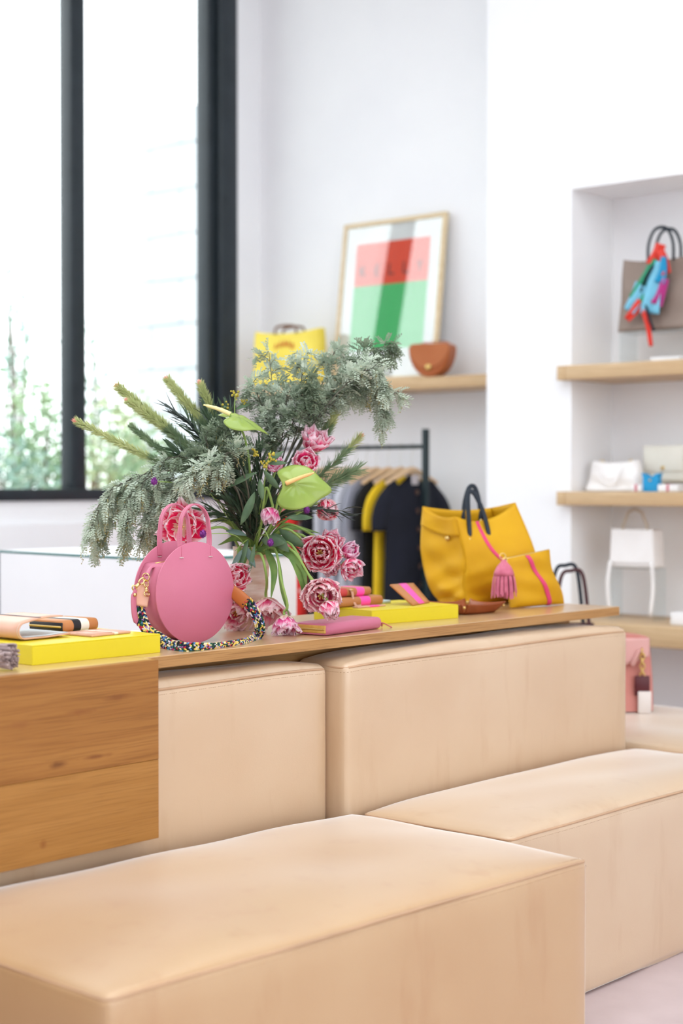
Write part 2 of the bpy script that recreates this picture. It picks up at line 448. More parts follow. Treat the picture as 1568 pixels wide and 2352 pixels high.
def shrub(px, py_top, d, wid, label, seed, n=1500, ml=0, lsz=0.05):
    rnd = random.Random(seed); base = at_d(px, 1108, d); base.z = 0
    top = at_d(px, py_top, d).z
    t = thing('shrub', label, 'shrub', base, 'shrubs outside the window')
    b = MB(); tips = []
    for i in range(9):
        a = rnd.uniform(0, 6.28); rr = rnd.uniform(0.2, 1) * wid
        tip = base + Vector((math.cos(a)*rr, math.sin(a)*rr, top * rnd.uniform(0.72, 1.0)))
        p = bez([base + Vector((math.cos(a)*.03, math.sin(a)*.03, 0)), base.lerp(tip, .5) + Vector((rnd.uniform(-.05, .05), rnd.uniform(-.05, .05), .12)), tip], 8)
        b.tube(p, [0.014 * (1 - i / 10) for i in range(len(p))], 5); tips.append(p)
    b.build('stems', BARK, t)
    f = MB()
    for i in range(n):
        p = rnd.choice(tips); q = p[min(len(p) - 1, int(len(p) * (0.3 + 0.7 * rnd.random() ** 0.7)))] + Vector([rnd.gauss(0, .09) for _ in range(3)])
        dr = Vector([rnd.uniform(-1, 1), rnd.uniform(-1, 1), rnd.uniform(-.3, 1)]).normalized(); sd = dr.cross(Vector([rnd.uniform(-1, 1) for _ in range(3)])).normalized()
        L = lsz * rnd.uniform(.7, 1.4)
        f.add([q, q + dr*L*.5 + sd*L*.28, q + dr*L, q + dr*L*.5 - sd*L*.28], [(0, 1, 2, 3)])
    f.build('foliage', LEAFOUT[ml], t, smooth=False)
shrub(78, 880, 9.3, 0.22, 'leafy green shrub outside the left pane beside the mullion', 1, 1500, 0)
shrub(20, 1000, 8.6, 0.2, 'low blue-green shrub outside at the left edge of the window', 2, 1000, 2)
shrub(260, 930, 10.0, 0.28, 'olive green shrub outside the second pane behind the needle stems', 3, 1600, 1)
shrub(365, 1010, 9.0, 0.22, 'low green shrub outside behind the flower arrangement', 4, 1000, 0)
shrub(215, 740, 11.0, 0.14, 'tall thin pale shrub outside right of the mullion', 5, 420, 2)
shrub(20, 560, 10.6, 0.2, 'tall thin sparse shrub outside the far left of the window', 6, 420, 2)

# ------------------------------------------------------------------ shelves
SHELFW = wood('shelf_oak', (206, 178, 140), (192, 160, 120), axis=1, pores=0.15)
def shelf(name, label, Y0, Y1, X0, X1, z0, z1, ext=0.0):
    t = thing(name, label, 'shelf', ((X0 + X1) / 2, (Y0 + Y1) / 2, z0))
    b = MB(); b.rbox((X0, Y0, z0), (X1 - 0.002, Y1 - 0.002, z1), 0.004); b.build('board', SHELFW, t)
    if ext:
        b = MB(); b.rbox((X0, Y1 - 0.002, z0), (XCOL - 0.002, Y1 + ext, z1), 0.003); b.build('nosing', SHELFW, t)
shelf('wall_shelf', 'light oak shelf in the alcove under the framed print', YC + .002, 5.80, 5.90, XALC, 1.68, 1.735)
shelf('niche_shelf', 'upper light oak shelf of the wall niche under the grey tote', 1.602, YN, 5.70, 6.07, 1.675, 1.735, 0.04)
shelf('niche_shelf', 'middle light oak shelf of the wall niche holding small white bags', 1.602, YN, 5.70, 6.07, 1.155, 1.212, 0.04)
shelf('niche_shelf', 'thick low oak shelf of the wall niche behind the pink travel bag', 1.602, YN, 5.62, 6.07, 0.60, 0.685)

# ------------------------------------------------------------------ the wooden counter
ZT = 0.865
YS, YP, YB = 2.675, 2.625, 3.20
XP, XE = 2.396, 4.364
OAK = wood('counter_oak', (178, 135, 84), (166, 121, 70), seed=1.3, scale=0.9, pores=0.25)
OAKT = wood('counter_oak_top', (200, 165, 120), (192, 156, 111), seed=4.1, scale=0.8, rough=0.3, coat=1.0, pores=0.2)  # lighter oak for the top: some of its sheen is painted in
OAK2 = wood('panel_oak_upper', (164, 113, 56), (143, 92, 40), seed=2.1, scale=0.7, pores=0.2,
            knots=((-0.320, 0.795, 0.05, 0.008, (120, 70, 30)), (-0.420, 0.775, 0.045, 0.009, (132, 80, 36)), (-0.580, 0.765, 0.04, 0.01, (140, 88, 42)), (-0.480, 0.672, 0.03, 0.009, (92, 48, 18)), (-0.380, 0.676, 0.05, 0.006, (110, 60, 24)), (-0.700, 0.68, 0.06, 0.004, (120, 68, 30))))
OAK3 = wood('panel_oak_lower', (170, 121, 62), (154, 105, 47), seed=7.7, scale=0.8, pores=0.2, knots=((-0.52, 0.515, 0.012, 0.012, (128, 76, 30)),))
t = thing('oak_counter', 'long low oak display counter with a wide front panel at its left end', 'counter', (2.6, 2.95, 0))
b = MB(); b.rbox((XP + 0.001, YS, ZT - 0.027), (XE, YB, ZT), 0.0015, 1); b.build('counter_top', OAKT, t, smooth=False)
b = MB(); b.rbox((XP + 0.001, YS - 0.0008, ZT - 0.0265), (XE - .001, YS + 0.002, ZT - 0.0012), 0.0004, 1); b.build('edge_strip', OAK, t, smooth=False)
b = MB(); b.rbox((0.4, YP + 0.02, ZT - 0.027), (XP, YB, ZT), 0.0015, 1); b.build('end_top', OAKT, t, smooth=False)
zj = 0.648
b = MB(); b.rbox((0.4, YP, zj + 0.0003), (XP, YP + 0.0205, ZT - .0002), 0.001, 1); b.build('plank', OAK2, t, smooth=False)
b = MB(); b.rbox((0.4, YP + 0.0002, 0.476), (XP, YP + 0.0205, zj - 0.0003), 0.001, 1); b.build('plank', OAK3, t, smooth=False)
b = MB(); b.rbox((0.4, 2.815, 0.0), (4.3, 3.12, ZT - 0.028), 0.002, 1); b.build('carcass', OAK, t, smooth=False)

# ------------------------------------------------------------------ leather seats
LEA = hide('tan_upholstery', (203, 175, 142), (197, 166, 131), (188, 154, 116))
LEA3 = hide('cushion_upholstery', (205, 177, 145), (199, 168, 134), (190, 156, 119), sheen=0.25)
LEA2 = hide('ottoman_upholstery', (192, 156, 112), (186, 147, 102), (178, 134, 88))  # deeper, more saturated tan than the other seats
SEAM = mat('seam_leather', (196, 160, 128), rough=0.5, bump=0.1)
THREAD = mat('thread', (176, 140, 112), rough=0.7)
def seat(name, label, lo, hi, r=0.018, crown=0.03, seed=0, seams=('front',), cat='bench', group=None, wr=0.0025, n=(36, 18, 10), cs=0.12, rot=0.0, leather=None):
    cx, cy = (lo[0]+hi[0])/2, (lo[1]+hi[1])/2; sz = tuple(h - l for l, h in zip(lo, hi))
    t = thing(name, label, cat, (cx, cy, lo[2]), group, rotz=math.radians(rot))
    o = cushion_mesh(sz, r, crown, n=n, seed=seed, wr=wr, crown_side=cs).build('block', leather or LEA, t, local=True); weld(o)
    # welt around the top edge and its stitching
    b = MB(); s = MB(); hx, hy = sz[0]/2 - r*0.22, sz[1]/2 - r*0.22; zt = sz[2] - r*0.30
    cr = r * 0.9; loop = []
    for (sx, sy, a0) in ((1, -1, -90), (1, 1, 0), (-1, 1, 90), (-1, -1, 180)):
        for k in range(5):
            a = math.radians(a0 + 90 * k / 4); loop.append(Vector((sx*(hx-cr) + math.cos(a)*cr, sy*(hy-cr) + math.sin(a)*cr, zt)))
    full = []
    for i in range(len(loop)):
        p, q = loop[i], loop[(i+1) % len(loop)]; k = max(1, int((q - p).length / 0.03))
        for j in range(k): full.append(p.lerp(q, j / k))
    def bow(p):
        ax, ay = p.x / (sz[0]/2), p.y / (sz[1]/2); e = crown * cs * 0.5
        return Vector((p.x, p.y - e*(1-abs(ax)**2.4) if ay < -0.9 else p.y, p.z + 0.0012*math.sin(p.x*9+seed) - 0.004*max(abs(ax), 0.0)**14))
    full = [bow(p) for p in full]
    b.tube(full, 0.0032, 6, closed=True); b.build('welt', SEAM, t, local=True)
    tot = len(full)
    for i in range(tot):
        p, q = full[i], full[(i+1) % tot]; d = (q - p); L = d.length
        if L < 1e-6: continue
        d.normalize(); nrm = Vector((d.y, -d.x, 0))
        for j in range(max(1, int(L / 0.0062))):
            c = p + d * (j + 0.5) * 0.0062
            for (off, dz) in ((0.0005, -0.0105), (-0.0105, 0.0022)):
                c2 = c + nrm * (off + (0.0055 if dz < -0.005 else 0)) + Vector((0, 0, dz + (0.0035 if dz > 0 else 0)))
                h = d * 0.0019; w = (nrm * 0.0004 + Vector((0, 0, 0.0004)))
                s.add([c2 - h - w, c2 + h - w, c2 + h + w, c2 - h + w], [(0, 1, 2, 3)])
    so = s.build('stitching', THREAD, t, smooth=False, local=True); so['kind'] = 'stuff'
    return t
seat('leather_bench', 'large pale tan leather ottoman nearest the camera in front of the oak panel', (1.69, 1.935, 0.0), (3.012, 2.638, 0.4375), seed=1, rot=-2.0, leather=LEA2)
seat('leather_bench', 'tan leather bench seat at right reaching past the picture edge', (3.045, 2.15, 0.0), (4.33, 2.602, 0.4375), seed=2)
seat('leather_bench', 'tan leather bench block at the far end under the pink travel bag', (4.42, 2.3, 0.0), (5.22, 3.62, 0.43), seed=3, crown=0.03)
seat('back_cushion', 'smaller upright tan leather back cushion next to the oak panel', (1.72, 2.676, 0.30), (3.009, 2.80, 0.797), seed=4, cat='cushion', crown=0.02, r=0.02, leather=LEA3)
seat('back_cushion', 'wide upright tan leather back cushion under the counter edge', (3.018, 2.626, 0.30), (4.335, 2.80, 0.802), seed=5, cat='cushion', crown=0.02, r=0.02, leather=LEA3)
# ================================================================== things on the counter
YEL = mat('yellow_lacquer', (220, 202, 36), rough=0.38, col2=(216, 197, 32), nscale=3)
def R_z(p, a): return Matrix.Translation(Vector(p)) @ Matrix.Rotation(a, 4, 'Z')
def display_box(label, origin, a, w, d, h):
    xf = R_z(origin, a)
    t = thing('display_box', label, 'display box', xf @ Vector((w/2, d/2, 0)), 'yellow display boxes on the counter')
    b = MB(); b.rbox((0, 0, 0), (w, d, h - 0.002), 0.001, 1, xf=xf); b.build('sides', YEL, t, smooth=False)
    b = MB(); b.rbox((0, 0, h - 0.002), (w, d, h), 0.0009, 1, xf=xf); b.build('lid', YEL, t, smooth=False)
B1 = Vector((2.141, 2.737, ZT)); H1 = 0.0425
display_box('flat yellow box at the left end of the counter carrying three wallets', B1, math.radians(-1.0), 0.357, 0.25, H1)
B2 = Vector((3.357, 2.83, ZT)); H2 = 0.039; A2 = math.radians(-7)
display_box('flat yellow box behind the pink zip wallet carrying tan wallets', B2, A2, 0.335, 0.24, H2)

TAN = mat('tan_leather', (190, 128, 78), rough=0.45, col2=(178, 116, 68), bump=0.1, bscale=300)
BLUSH = mat('blush_leather', (214, 168, 146), rough=0.4, col2=(206, 158, 134), bump=0.1, bscale=300)
LINING = mat('pale_lining', (205, 214, 216), rough=0.6)
BLACKL = mat('black_leather', (34, 33, 36), rough=0.45)
CREAM = mat('cream_leather', (240, 232, 216), rough=0.45)
PINKNEON = mat('neon_pink', (252, 92, 178), rough=0.45, col2=(248, 84, 170))
BRASS = mat('brass', (222, 190, 120), rough=0.28, metal=1.0)
GREYBAND = mat('grey_band', (120, 112, 112), rough=0.5)
ZT1 = ZT + H1
# --- blush bifold standing open on its side
o0 = at_z(58, 1473, ZT1); o0.z = ZT1
t = thing('folded_wallet', 'blush leather bifold wallet propped open on the left yellow box', 'wallet', o0)
def bif(u, v):
    # u along the profile, v along the spine
    if u < 0.42: x = 0.128 * (1 - u / 0.42); z = 0.003 + 0.0045 * math.sin(PI * (1 - u/0.42)) * 0 + 0.002 + 0.006 * max(0, x / 0.128 - 0.5)
    elif u < 0.58:
        a = -PI/2 - (u - 0.42) / 0.16 * (PI - 0.35); rr = 0.0175; x = 0.0 + math.cos(a) * rr; z = 0.005 + rr + math.sin(a) * rr
    else:
        k = (u - 0.58) / 0.42; x0 = math.cos(-PI/2 - PI + 0.35) * 0.0175; z0 = 0.0225 + math.sin(-PI/2 - PI + 0.35) * 0.0175
        x = x0 + k * 0.112; z = z0 + k * 0.009 + 0.004 * math.sin(k * PI)
    return Vector((x, v * 0.135, z))
xw = R_z(o0, math.radians(2))
b = MB(); b.grid(lambda u, v: xw @ bif(u, v), 40, 6); o = b.build('cover', BLUSH, t, solid=0.0032)
b = MB(); b.grid(lambda u, v: xw @ (bif(0.02 + 0.40*u, 0.03 + 0.94*v) + Vector((0.002, 0, 0.0030))), 16, 4); b.build('lining', LINING, t, solid=0.001)
b = MB(); b.grid(lambda u, v: xw @ (bif(0.75 + 0.022*u, v) + Vector((-0.0003, 0, 0.0022))), 3, 10); b.build('band', GREYBAND, t, solid=0.0008)
b = MB()
for q in (0.004, 0.131):
    for k in range(44):
        u = 0.44 + 0.13 * k / 44; p = bif(u, q / 0.135); n = (p - Vector((0, p.y, 0.0225))); n.y = 0; n.normalize()
        b.ball(xw @ (p + n * 0.0017), 0.0006, 4)
so = b.build('stitching', CREAM, t); so['kind'] = 'stuff'
# --- striped zip-around wallet (rounded block, coloured bands, zip and pull)
def zip_wallet(name, label, origin, a, w, d, h, base, bands, zipm, group=None, pull=True, z_end=True, inner=BLACKL):
    xf = R_z(origin, a); t = thing(name, label, 'wallet', xf @ Vector((w/2, d/2, 0)), group)
    e = [0.0] + sorted([x for bnd in bands for x in bnd[:2]]) + [w]
    cuts = []
    for i in range(len(e) - 1):
        mm = base
        for (p, q, c) in bands:
            if abs(e[i] - p) < 1e-6: mm = c
        cuts.append((e[i], e[i+1], mm))
    prof = []   # lens-like wallet section in (y,z): two covers with zip between
    K = 10
    for k in range(K + 1):
        an = -PI/2 + PI * k / K; prof.append((d/2 + (d/2 - h*0.5) + math.cos(an)*h*0.5, h/2 + math.sin(an)*h*0.5))
    prof += [(h*0.42 - math.cos(PI/2*(1 - q/5))*h*0.42, h - (1 - math.sin(PI/2*(1 - q/5)))*h*0.5) for q in range(6)] + [(h*0.42 - math.cos(PI/2*q/5)*h*0.42, h*0.5 - math.sin(PI/2*q/5)*h*0.5) for q in range(1, 6)]
    for (x0, x1, mm) in cuts:
        b = MB(); n = len(prof)
        st = [(x0, 1.0), (x1, 1.0)]
        if x0 == 0.0: st = [(0.0, 0.84), (0.003, 0.94), (0.009, 1.0)] + st[1:]
        if x1 == w: st = st[:-1] + [(w - 0.014, 1.0), (w - 0.006, 0.95), (w - 0.0015, 0.82), (w, 0.6)]
        vs = []
        for (x, s) in st:
            for (y, z) in prof: vs.append(xf @ Vector((x, d/2 + (y - d/2)*s, h/2 + (z - h/2)*s)))
        fs = [(i*n+k, i*n+(k+1)%n, (i+1)*n+(k+1)%n, (i+1)*n+k) for i in range(len(st)-1) for k in range(n)]
        fs += [tuple(range(n-1, -1, -1)), tuple(range((len(st)-1)*n, len(st)*n))]
        b.add(vs, fs); b.build('band' if mm is not base else 'cover', mm, t, angle=40)
    # zipper recess on the short left end
    if z_end:
        b = MB(); b.rbox((-0.0015, d*0.06, h*0.16), (0.006, d*0.97, h*0.84), 0.003, 2, xf=xf); zo = b.build('zip_tape', inner, t)
        b = MB()
        k = 0; y = d*0.09
        while y < d*0.95:
            b.box((-0.0028, y, h*0.42), (-0.001, y + 0.0011, h*0.58), xf=xf); y += 0.0024
        b.tube([xf @ Vector((-0.0012, d*0.08, h*0.5)), xf @ Vector((-0.0012, d*0.95, h*0.5))], 0.0012, 5)
        zz = b.build('zip_teeth', zipm, zo); zz['kind'] = 'stuff'
    if pull:
        b = MB(); c = xf @ Vector((w + 0.005, d*0.3, h*0.5))
        b.tube([c + Vector((math.cos(q)*0.004, 0, math.sin(q)*0.004)) for q in [2*PI*i/10 for i in range(10)]], 0.001, 6, closed=True)
        b.rbox((w - 0.004, d*0.3 - 0.004, h*0.32), (w + 0.004, d*0.3 + 0.004, h*0.68), 0.0015, xf=xf); b.build('zip_pull', zipm, t)
    return t, xf
o1 = at_z(148, 1457, ZT1); o1.z = ZT1 + .0005
t, xf = zip_wallet('zip_wallet', 'small brown zip wallet with black and cream stripes on the left yellow box', o1, math.radians(6), 0.118, 0.115, 0.030, TAN,
                   [(0.030, 0.054, BLACKL), (0.054, 0.080, CREAM)], BRASS)
b = MB(); c = xf @ Vector((0.126, 0.03, 0.012)); b.prism([(-.004, 0), (.004, 0), (.006, .012), (0, .018), (-.006, .012)], -0.001, 0.001, xf=Matrix.Translation(c) @ Matrix.Rotation(-1.2, 4, 'X')); b.build('leather_tab', TAN, t, smooth=False)
# --- flat card holder
def card(name, label, origin, a, w, d, h, base, stripe, tilt=None, group=None, sx=(0.56, 0.68)):
    xf = R_z(origin, a)
    if tilt: xf = xf @ Matrix.Rotation(tilt[0], 4, 'X') @ Matrix.Rotation(tilt[1], 4, 'Y')
    t = thing(name, label, 'card holder', xf @ Vector((w/2, d/2, 0)), group)
    b = MB(); b.rbox((0, 0, 0), (w, d, h), h*0.3, 2, xf=xf); b.build('body', base, t)
    b = MB(); b.rbox((w*sx[0], -0.0003, -0.0002), (w*sx[1], d + 0.0003, h + 0.0004), h*0.3, 1, xf=xf); b.build('stripe', stripe, t)
    b = MB(); b.rbox((0.003, 0.003, h), (w*sx[0] - .002, d*0.55, h + 0.0012), 0.0005, 1, xf=xf); b.build('pocket', base, t)
    return t
card('card_holder', 'flat blush card holder with a white stripe at the front of the left yellow box', at_z(211, 1464, ZT1) + Vector((0, 0, .0005)), math.radians(4), 0.122, 0.10, 0.0052, BLUSH, CREAM)
# --- wallets on the right box
ZT2 = ZT + H2
p = at_z(790, 1397, ZT2) + Vector((-0.03, 0.012, .0005)); aw = math.radians(-4)
zip_wallet('zip_wallet', 'lower tan zip wallet with a neon pink band on the right yellow box', p, aw, 0.205, 0.10, 0.027, TAN, [(0.108, 0.146, PINKNEON)], BRASS, 'tan wallets with pink bands')
p2 = p + Vector((0.005, 0.012, 0.0282))
RED = mat('red_leather', (206, 72, 72), rough=0.45)
t, xf = zip_wallet('zip_wallet', 'upper tan zip wallet with red side and wrist loop stacked on another', p2, aw, 0.165, 0.085, 0.024, TAN, [(0.0, 0.062, RED), (0.1, 0.13, PINKNEON)], BRASS, 'tan wallets with pink bands', pull=False)
b = MB(); q0 = xf @ Vector((0.072, -0.002, 0.014))
b.tube(bez([q0 + Vector((0, .004, .006)), q0 + Vector((0.001, -.004, .002)), q0 + Vector((0.004, -.007, -.02)), q0 + Vector((0.008, -.014, -.04)), q0 + Vector((0.02, -.022, -.0405))], 16), 0.0055, 6, flat=0.22, up=(0, -1, 0.2)); b.build('wrist_loop', BLUSH, t)
b = MB(); b.lathe([(0, -.002), (0.003, -.001), (0.003, .002), (0, .003)], 8, q0 + Vector((0, -.006, .004)), axis=(0, -1, 0)); b.build('rivet', BRASS, t)
card('card_holder', 'thin blush card holder with a pink stripe lying in front of the stacked wallets', at_z(822, 1397.5, ZT2) + Vector((0, 0, .0004)), math.radians(-2), 0.115, 0.022, 0.004, BLUSH, PINKNEON, sx=(0.42, 0.78))
BLUEP = mat('pale_blue_leather', (196, 216, 222), rough=0.45)
pc = at_z(868, 1390, ZT2) + Vector((0, 0.03, .0003))
b = MB(); b.rbox((0, 0, 0), (0.085, 0.06, 0.009), 0.003, 2, xf=R_z(pc, -0.1)); o = b.build('coin_purse', BLUEP); tag(o, 'pale blue flat coin purse under the leaning tan card holder', 'purse')
pl = at_z(930, 1389, ZT2) + Vector((0, 0, .001))
# leaning card: corner points of its face
def leaning_card():
    c = [at_z(948, 1391, ZT2 + .0008), at_z(986, 1384.5, ZT2 + .0008)]
    BL = c[0] + Vector((0, 0, 0)); BR = c[1]
    TL = at_d(895, 1343, (BL - CAM).dot(FWD) + 0.03); TR = at_d(948, 1340, (BR - CAM).dot(FWD) + 0.05)
    n = (BR - BL).cross(TL - BL).normalized()
    if n.dot(CAM - BL) < 0: n = -n
    t = thing('card_holder', 'tan card holder with a neon pink stripe leaning on the right yellow box', 'card holder', (BL + BR) / 2)
    def P(u, v): return (BL * (1-u) + BR * u) * (1-v) + (TL * (1-u) + TR * u) * v
    def slab(u0, u1, off, m, nm, th, rr=0.0):
        b = MB(); b.grid(lambda u, v: P(u0 + (u1-u0)*u, 0.005 + 0.99*v) + n*off, 6, 6); b.build(nm, m, t, solid=th)
    slab(0.0, 1.0, 0.0, TAN, 'body', 0.005); slab(0.36, 0.68, 0.0004, PINKNEON, 'stripe', 0.0056)
leaning_card()
# --- pink zip wallet at the front edge
PINK = mat('pink_leather', (199, 114, 139), rough=0.42, col2=(194, 108, 133), nscale=4, bump=0.08, bscale=260)
ZIPG = mat('gold_zip_tape', (214, 172, 92), rough=0.4, col2=(196, 150, 70), nscale=40)
pn = at_z(752, 1461.5, ZT); pr = at_z(884, 1443.5, ZT)
t, xf = zip_wallet('zip_wallet', 'long pink leather zip wallet lying at the front edge of the counter', pn + Vector((0, 0, .0005)), math.atan2(pr.y - pn.y, pr.x - pn.x), (pr - pn).length * 0.97, 0.108, 0.031, PINK, [], BRASS, pull=False, inner=ZIPG)
b = MB(); q = xf @ Vector(((pr - pn).length * 0.965, 0.02, 0.012))
b.tube(bez([q, q + Vector((0.01, -.012, .002)), q + Vector((0.03, -.022, -.009)), q + Vector((0.045, -.012, -.0105))], 10), 0.0028, 6, flat=0.5); b.tube(bez([q, q + Vector((0.014, -.004, .0)), q + Vector((0.028, .006, -.009))], 8), 0.0026, 6, flat=0.5)
b.build('leather_pull', mat('dark_pink_leather', (200, 86, 112), rough=0.45), t)
# --- grey tassel at the far left
TAS = mat('taupe_suede', (176, 158, 156), rough=0.75, col2=(150, 130, 130), nscale=60)
tc0 = at_z(22, 1541, ZT); tc0.y += 0.022
t = thing('tassel', 'cut grey suede tassel lying at the left edge of the counter', 'tassel', Vector((tc0.x, tc0.y, ZT)))
b = MB(); rnd = random.Random(5)
ax = (RGT * 0.95 + Vector((_hx, _hy, 0)) * -0.3).normalized(); sd = Vector((-ax.y, ax.x, 0))
for i in range(130):
    rr = 0.029 * math.sqrt(rnd.random()); an = rnd.uniform(0, 2*PI)
    y, z = math.cos(an)*rr, math.sin(an)*rr*0.93 + 0.0285
    L = 0.016 + 0.018 * rnd.random() - 0.3 * abs(rr - 0.01)
    s0 = Vector((tc0.x, tc0.y, ZT)) - ax * 0.09 + sd * y * 0.5 + Vector((0, 0, 0.028 + (z - .028)*0.6)); e0 = Vector((tc0.x, tc0.y, ZT)) + ax * L + sd * y * 1.05 + Vector((0, 0, max(0.003, z)))
    b.tube([s0, s0.lerp(e0, .6) + Vector((0, 0, .002)), e0], 0.0034, 4, flat=0.5, up=(rnd.uniform(-1, 1), rnd.uniform(-1, 1), rnd.uniform(-1, 1)))
so = b.build('fringe', TAS, t, smooth=False); so['kind'] = 'stuff'
b = MB(); b.tube([Vector((tc0.x, tc0.y, ZT + .026)) - ax * 0.13, Vector((tc0.x, tc0.y, ZT + .027)) - ax * 0.085], [0.016, 0.021], 12); b.build('cap', TAS, t)

# ------------------------------------------------------------------ round pink handbag
RB = 0.1215
base = at_z(449, 1477, ZT)                       # where the front disc stands
ang = math.radians(-3.5)
UX = Vector((math.cos(ang), math.sin(ang), 0)); NF = Vector((UX.y, -UX.x, 0))     # along the disc, out of its front
TH = 0.082
t = thing('round_handbag', 'round pink leather handbag with two arched handles and braided rope strap', 'handbag', Vector((base.x, base.y, ZT)) - NF * TH * 0.5)
def disc(c, nm, th=0.0045):
    b = MB(); prof = [(0, -th/2), (RB - .001, -th/2), (RB, -th/4), (RB, th/4), (RB - .001, th/2), (0.0, th/2)]
    b.lathe(prof, 96, c, axis=NF); return b.build(nm, PINK, t, angle=50)
cF = Vector((base.x, base.y, ZT + RB)); cB = cF - NF * TH
disc(cF, 'front_disc'); disc(cB, 'back_disc')
RG = RB * 0.93; topcut = math.radians(52)
b = MB()
def gus(u, v):
    a = topcut + (2*PI - 2*topcut) * u + PI/2 - 0.0
    return cF + UX * math.cos(a) * RG + Vector((0, 0, math.sin(a) * RG)) - NF * (0.002 + (TH - .004) * v)
b.grid(gus, 60, 2); b.build('gusset', PINK, t, solid=0.003)
# zipped top of the body, lower than the discs
b = MB(); xz = math.cos(PI/2 + topcut) * RG; zz = math.sin(PI/2 + topcut) * RG
b.grid(lambda u, v: cF + UX * (xz + (-2*xz) * u) + Vector((0, 0, zz + 0.006*math.sin(PI*u))) - NF * (0.002 + (TH - .004)*v), 14, 2); o = b.build('zip_panel', PINK, t, solid=0.003)
b = MB(); b.tube([cF + UX * (xz*(1-2*k/10)) + Vector((0, 0, zz + .002 + 0.006*math.sin(PI*k/10))) - NF * TH*0.5 for k in range(11)], 0.003, 6, flat=0.5); b.build('zip', BRASS, o)
# handles
def handle(c, side, nm, hgt=0.127):
    w = 0.0452; pts = []
    zc = 0.095
    for s in (-1,):
        pts += [(-w, zc - 0.006), (-w - .001, zc + 0.03), (-w + .001, zc + 0.06), (-w*0.88, zc + 0.085), (-w*0.55, zc + 0.106), (0, zc + 0.1165), (w*0.55, zc + 0.106), (w*0.88, zc + 0.085), (w - .001, zc + 0.06), (w + .001, zc + 0.03), (w, zc - 0.006)]
    P = bez([c + UX * x + Vector((0, 0, z)) + NF * side * 0.0035 for x, z in pts], 60)
    n = len(P); rad = [0.0072 if 7 < i < n - 8 else 0.0066 for i in range(n)]
    b = MB()
    # strap: wide along the bag depth at the top, flat band
    wid = [0.0125 for i in range(n)]
    L = []; R = []
    for i in range(n):
        tg = (P[min(n-1, i+1)] - P[max(0, i-1)]).normalized()
        k = min(1.0, min(i, n-1-i) / 14.0); k = k*k*(3-2*k)
        across = (UX * (1-k) + NF * k).normalized(); across = (across - tg*across.dot(tg)).normalized()
        if across.dot(UX + NF) < 0: across = -across
        nr = tg.cross(across).normalized()
        L.append((P[i] - across*wid[i]/2, P[i] + across*wid[i]/2, nr))
    vs = []; fs = []
    for (a, q, nr) in L: vs += [a - nr*.0016, q - nr*.0016, q + nr*.0016, a + nr*.0016]
    for i in range(n-1):
        for k in range(4): fs.append((i*4+k, i*4+(k+1)%4, (i+1)*4+(k+1)%4, (i+1)*4+k))
    fs += [(3, 2, 1, 0), ((n-1)*4, (n-1)*4+1, (n-1)*4+2, (n-1)*4+3)]
    b.add(vs, fs); h = b.build(nm, PINK, t, angle=35)
    s = MB()
    for i in range(2, n-2):
        for f in (0.25, 0.75):
            a, q, nr = L[i]; a2, q2, _ = L[i+1]; m0 = (a+q)/2; m1 = (a2+q2)/2; c0 = m0.lerp(m1, f); d = (m1-m0).normalized()*0.0012
            for sg in (1, -1):
                e = nr * sg * 0.0018; w_ = (q-a).normalized()*0.00035
                s.add([c0-d-w_+e, c0+d-w_+e, c0+d+w_+e, c0-d+w_+e], [(0,1,2,3)])
    st = s.build('stitching', mat('rose_thread', (176, 74, 102), rough=0.7), h, smooth=False); st['kind'] = 'stuff'
handle(cF, -1, 'handle'); handle(cB, 1, 'handle')
# bar tacks and slit lines on the discs where the handles pass through
TACK = mat('silver_thread', (214, 200, 196), rough=0.4)
for c in (cF, cB):
    for sx in (-1, 1):
        b = MB(); p = c + UX * sx * 0.0452 + Vector((0, 0, 0.0845)) + NF * 0.0028
        for k in (-1, 0, 1): b.tube([p + UX * (k*0.0042 - .0018), p + UX * (k*0.0042 + .0018)], 0.0011 if k else 0.0015, 5)
        b.build('bar_tack', TACK, t)
        b = MB(); q = p + Vector((0, 0, .003)) - NF * 0.0003; b.tube([q, q + Vector((0, 0, .024))], 0.0004, 4); b.build('slit', mat('dark_pink_leather', (200, 86, 112)), t)
# left ring, clip and leather ends of the strap
GOLD = mat('pale_gold', (228, 200, 140), rough=0.22, metal=1.0)
def loc(x, z, n): return cF + UX * x + Vector((0, 0, z)) - NF * n
sideL = loc(-RG - 0.002, 0.040, TH*0.45)
b = MB(); b.tube(bez([loc(-RG*0.82, 0.064, TH*0.5), loc(-RG*0.93, 0.060, TH*0.5), loc(-RG - 0.004, 0.044, TH*.46)], 8), 0.008, 8, flat=0.3, up=-UX); b.build('ring_tab', PINK, t)
b = MB(); rc = loc(-RG - 0.010, 0.040, TH*0.42)
b.tube([rc + (UX*0.3 + NF*0.95).normalized()*math.cos(a)*0.0095 + Vector((0, 0, math.sin(a)*0.0095)) for a in [2*PI*i/16 for i in range(16)]], 0.0015, 8, closed=True); b.build('ring', GOLD, t)
def clip(p, d, nm='snap_hook'):
    b = MB(); d = d.normalized(); sdv = d.cross(NF).normalized()
    b.tube([p + d*0.004*0 + d*(0.009 - math.cos(a)*0.009) + sdv*math.sin(a)*0.0065 for a in [2*PI*i/14 for i in range(14)]], 0.0019, 8, closed=True)
    b.tube([p + d*0.018, p + d*0.022, p + d*0.024, p + d*0.026, p + d*0.030], [0.003, 0.0045, 0.003, 0.0048, 0.003], 10)
    b.tube([p + d*0.034 + sdv*math.sin(a)*0.008 + d*math.cos(a)*0.005 for a in [2*PI*i/12 for i in range(12)]], 0.0018, 8, closed=True)
    b.build(nm, GOLD, t)
clip(rc + Vector((0, 0, -.006)), Vector((0, 0, -1)) - UX*0.12 + NF*0.25)
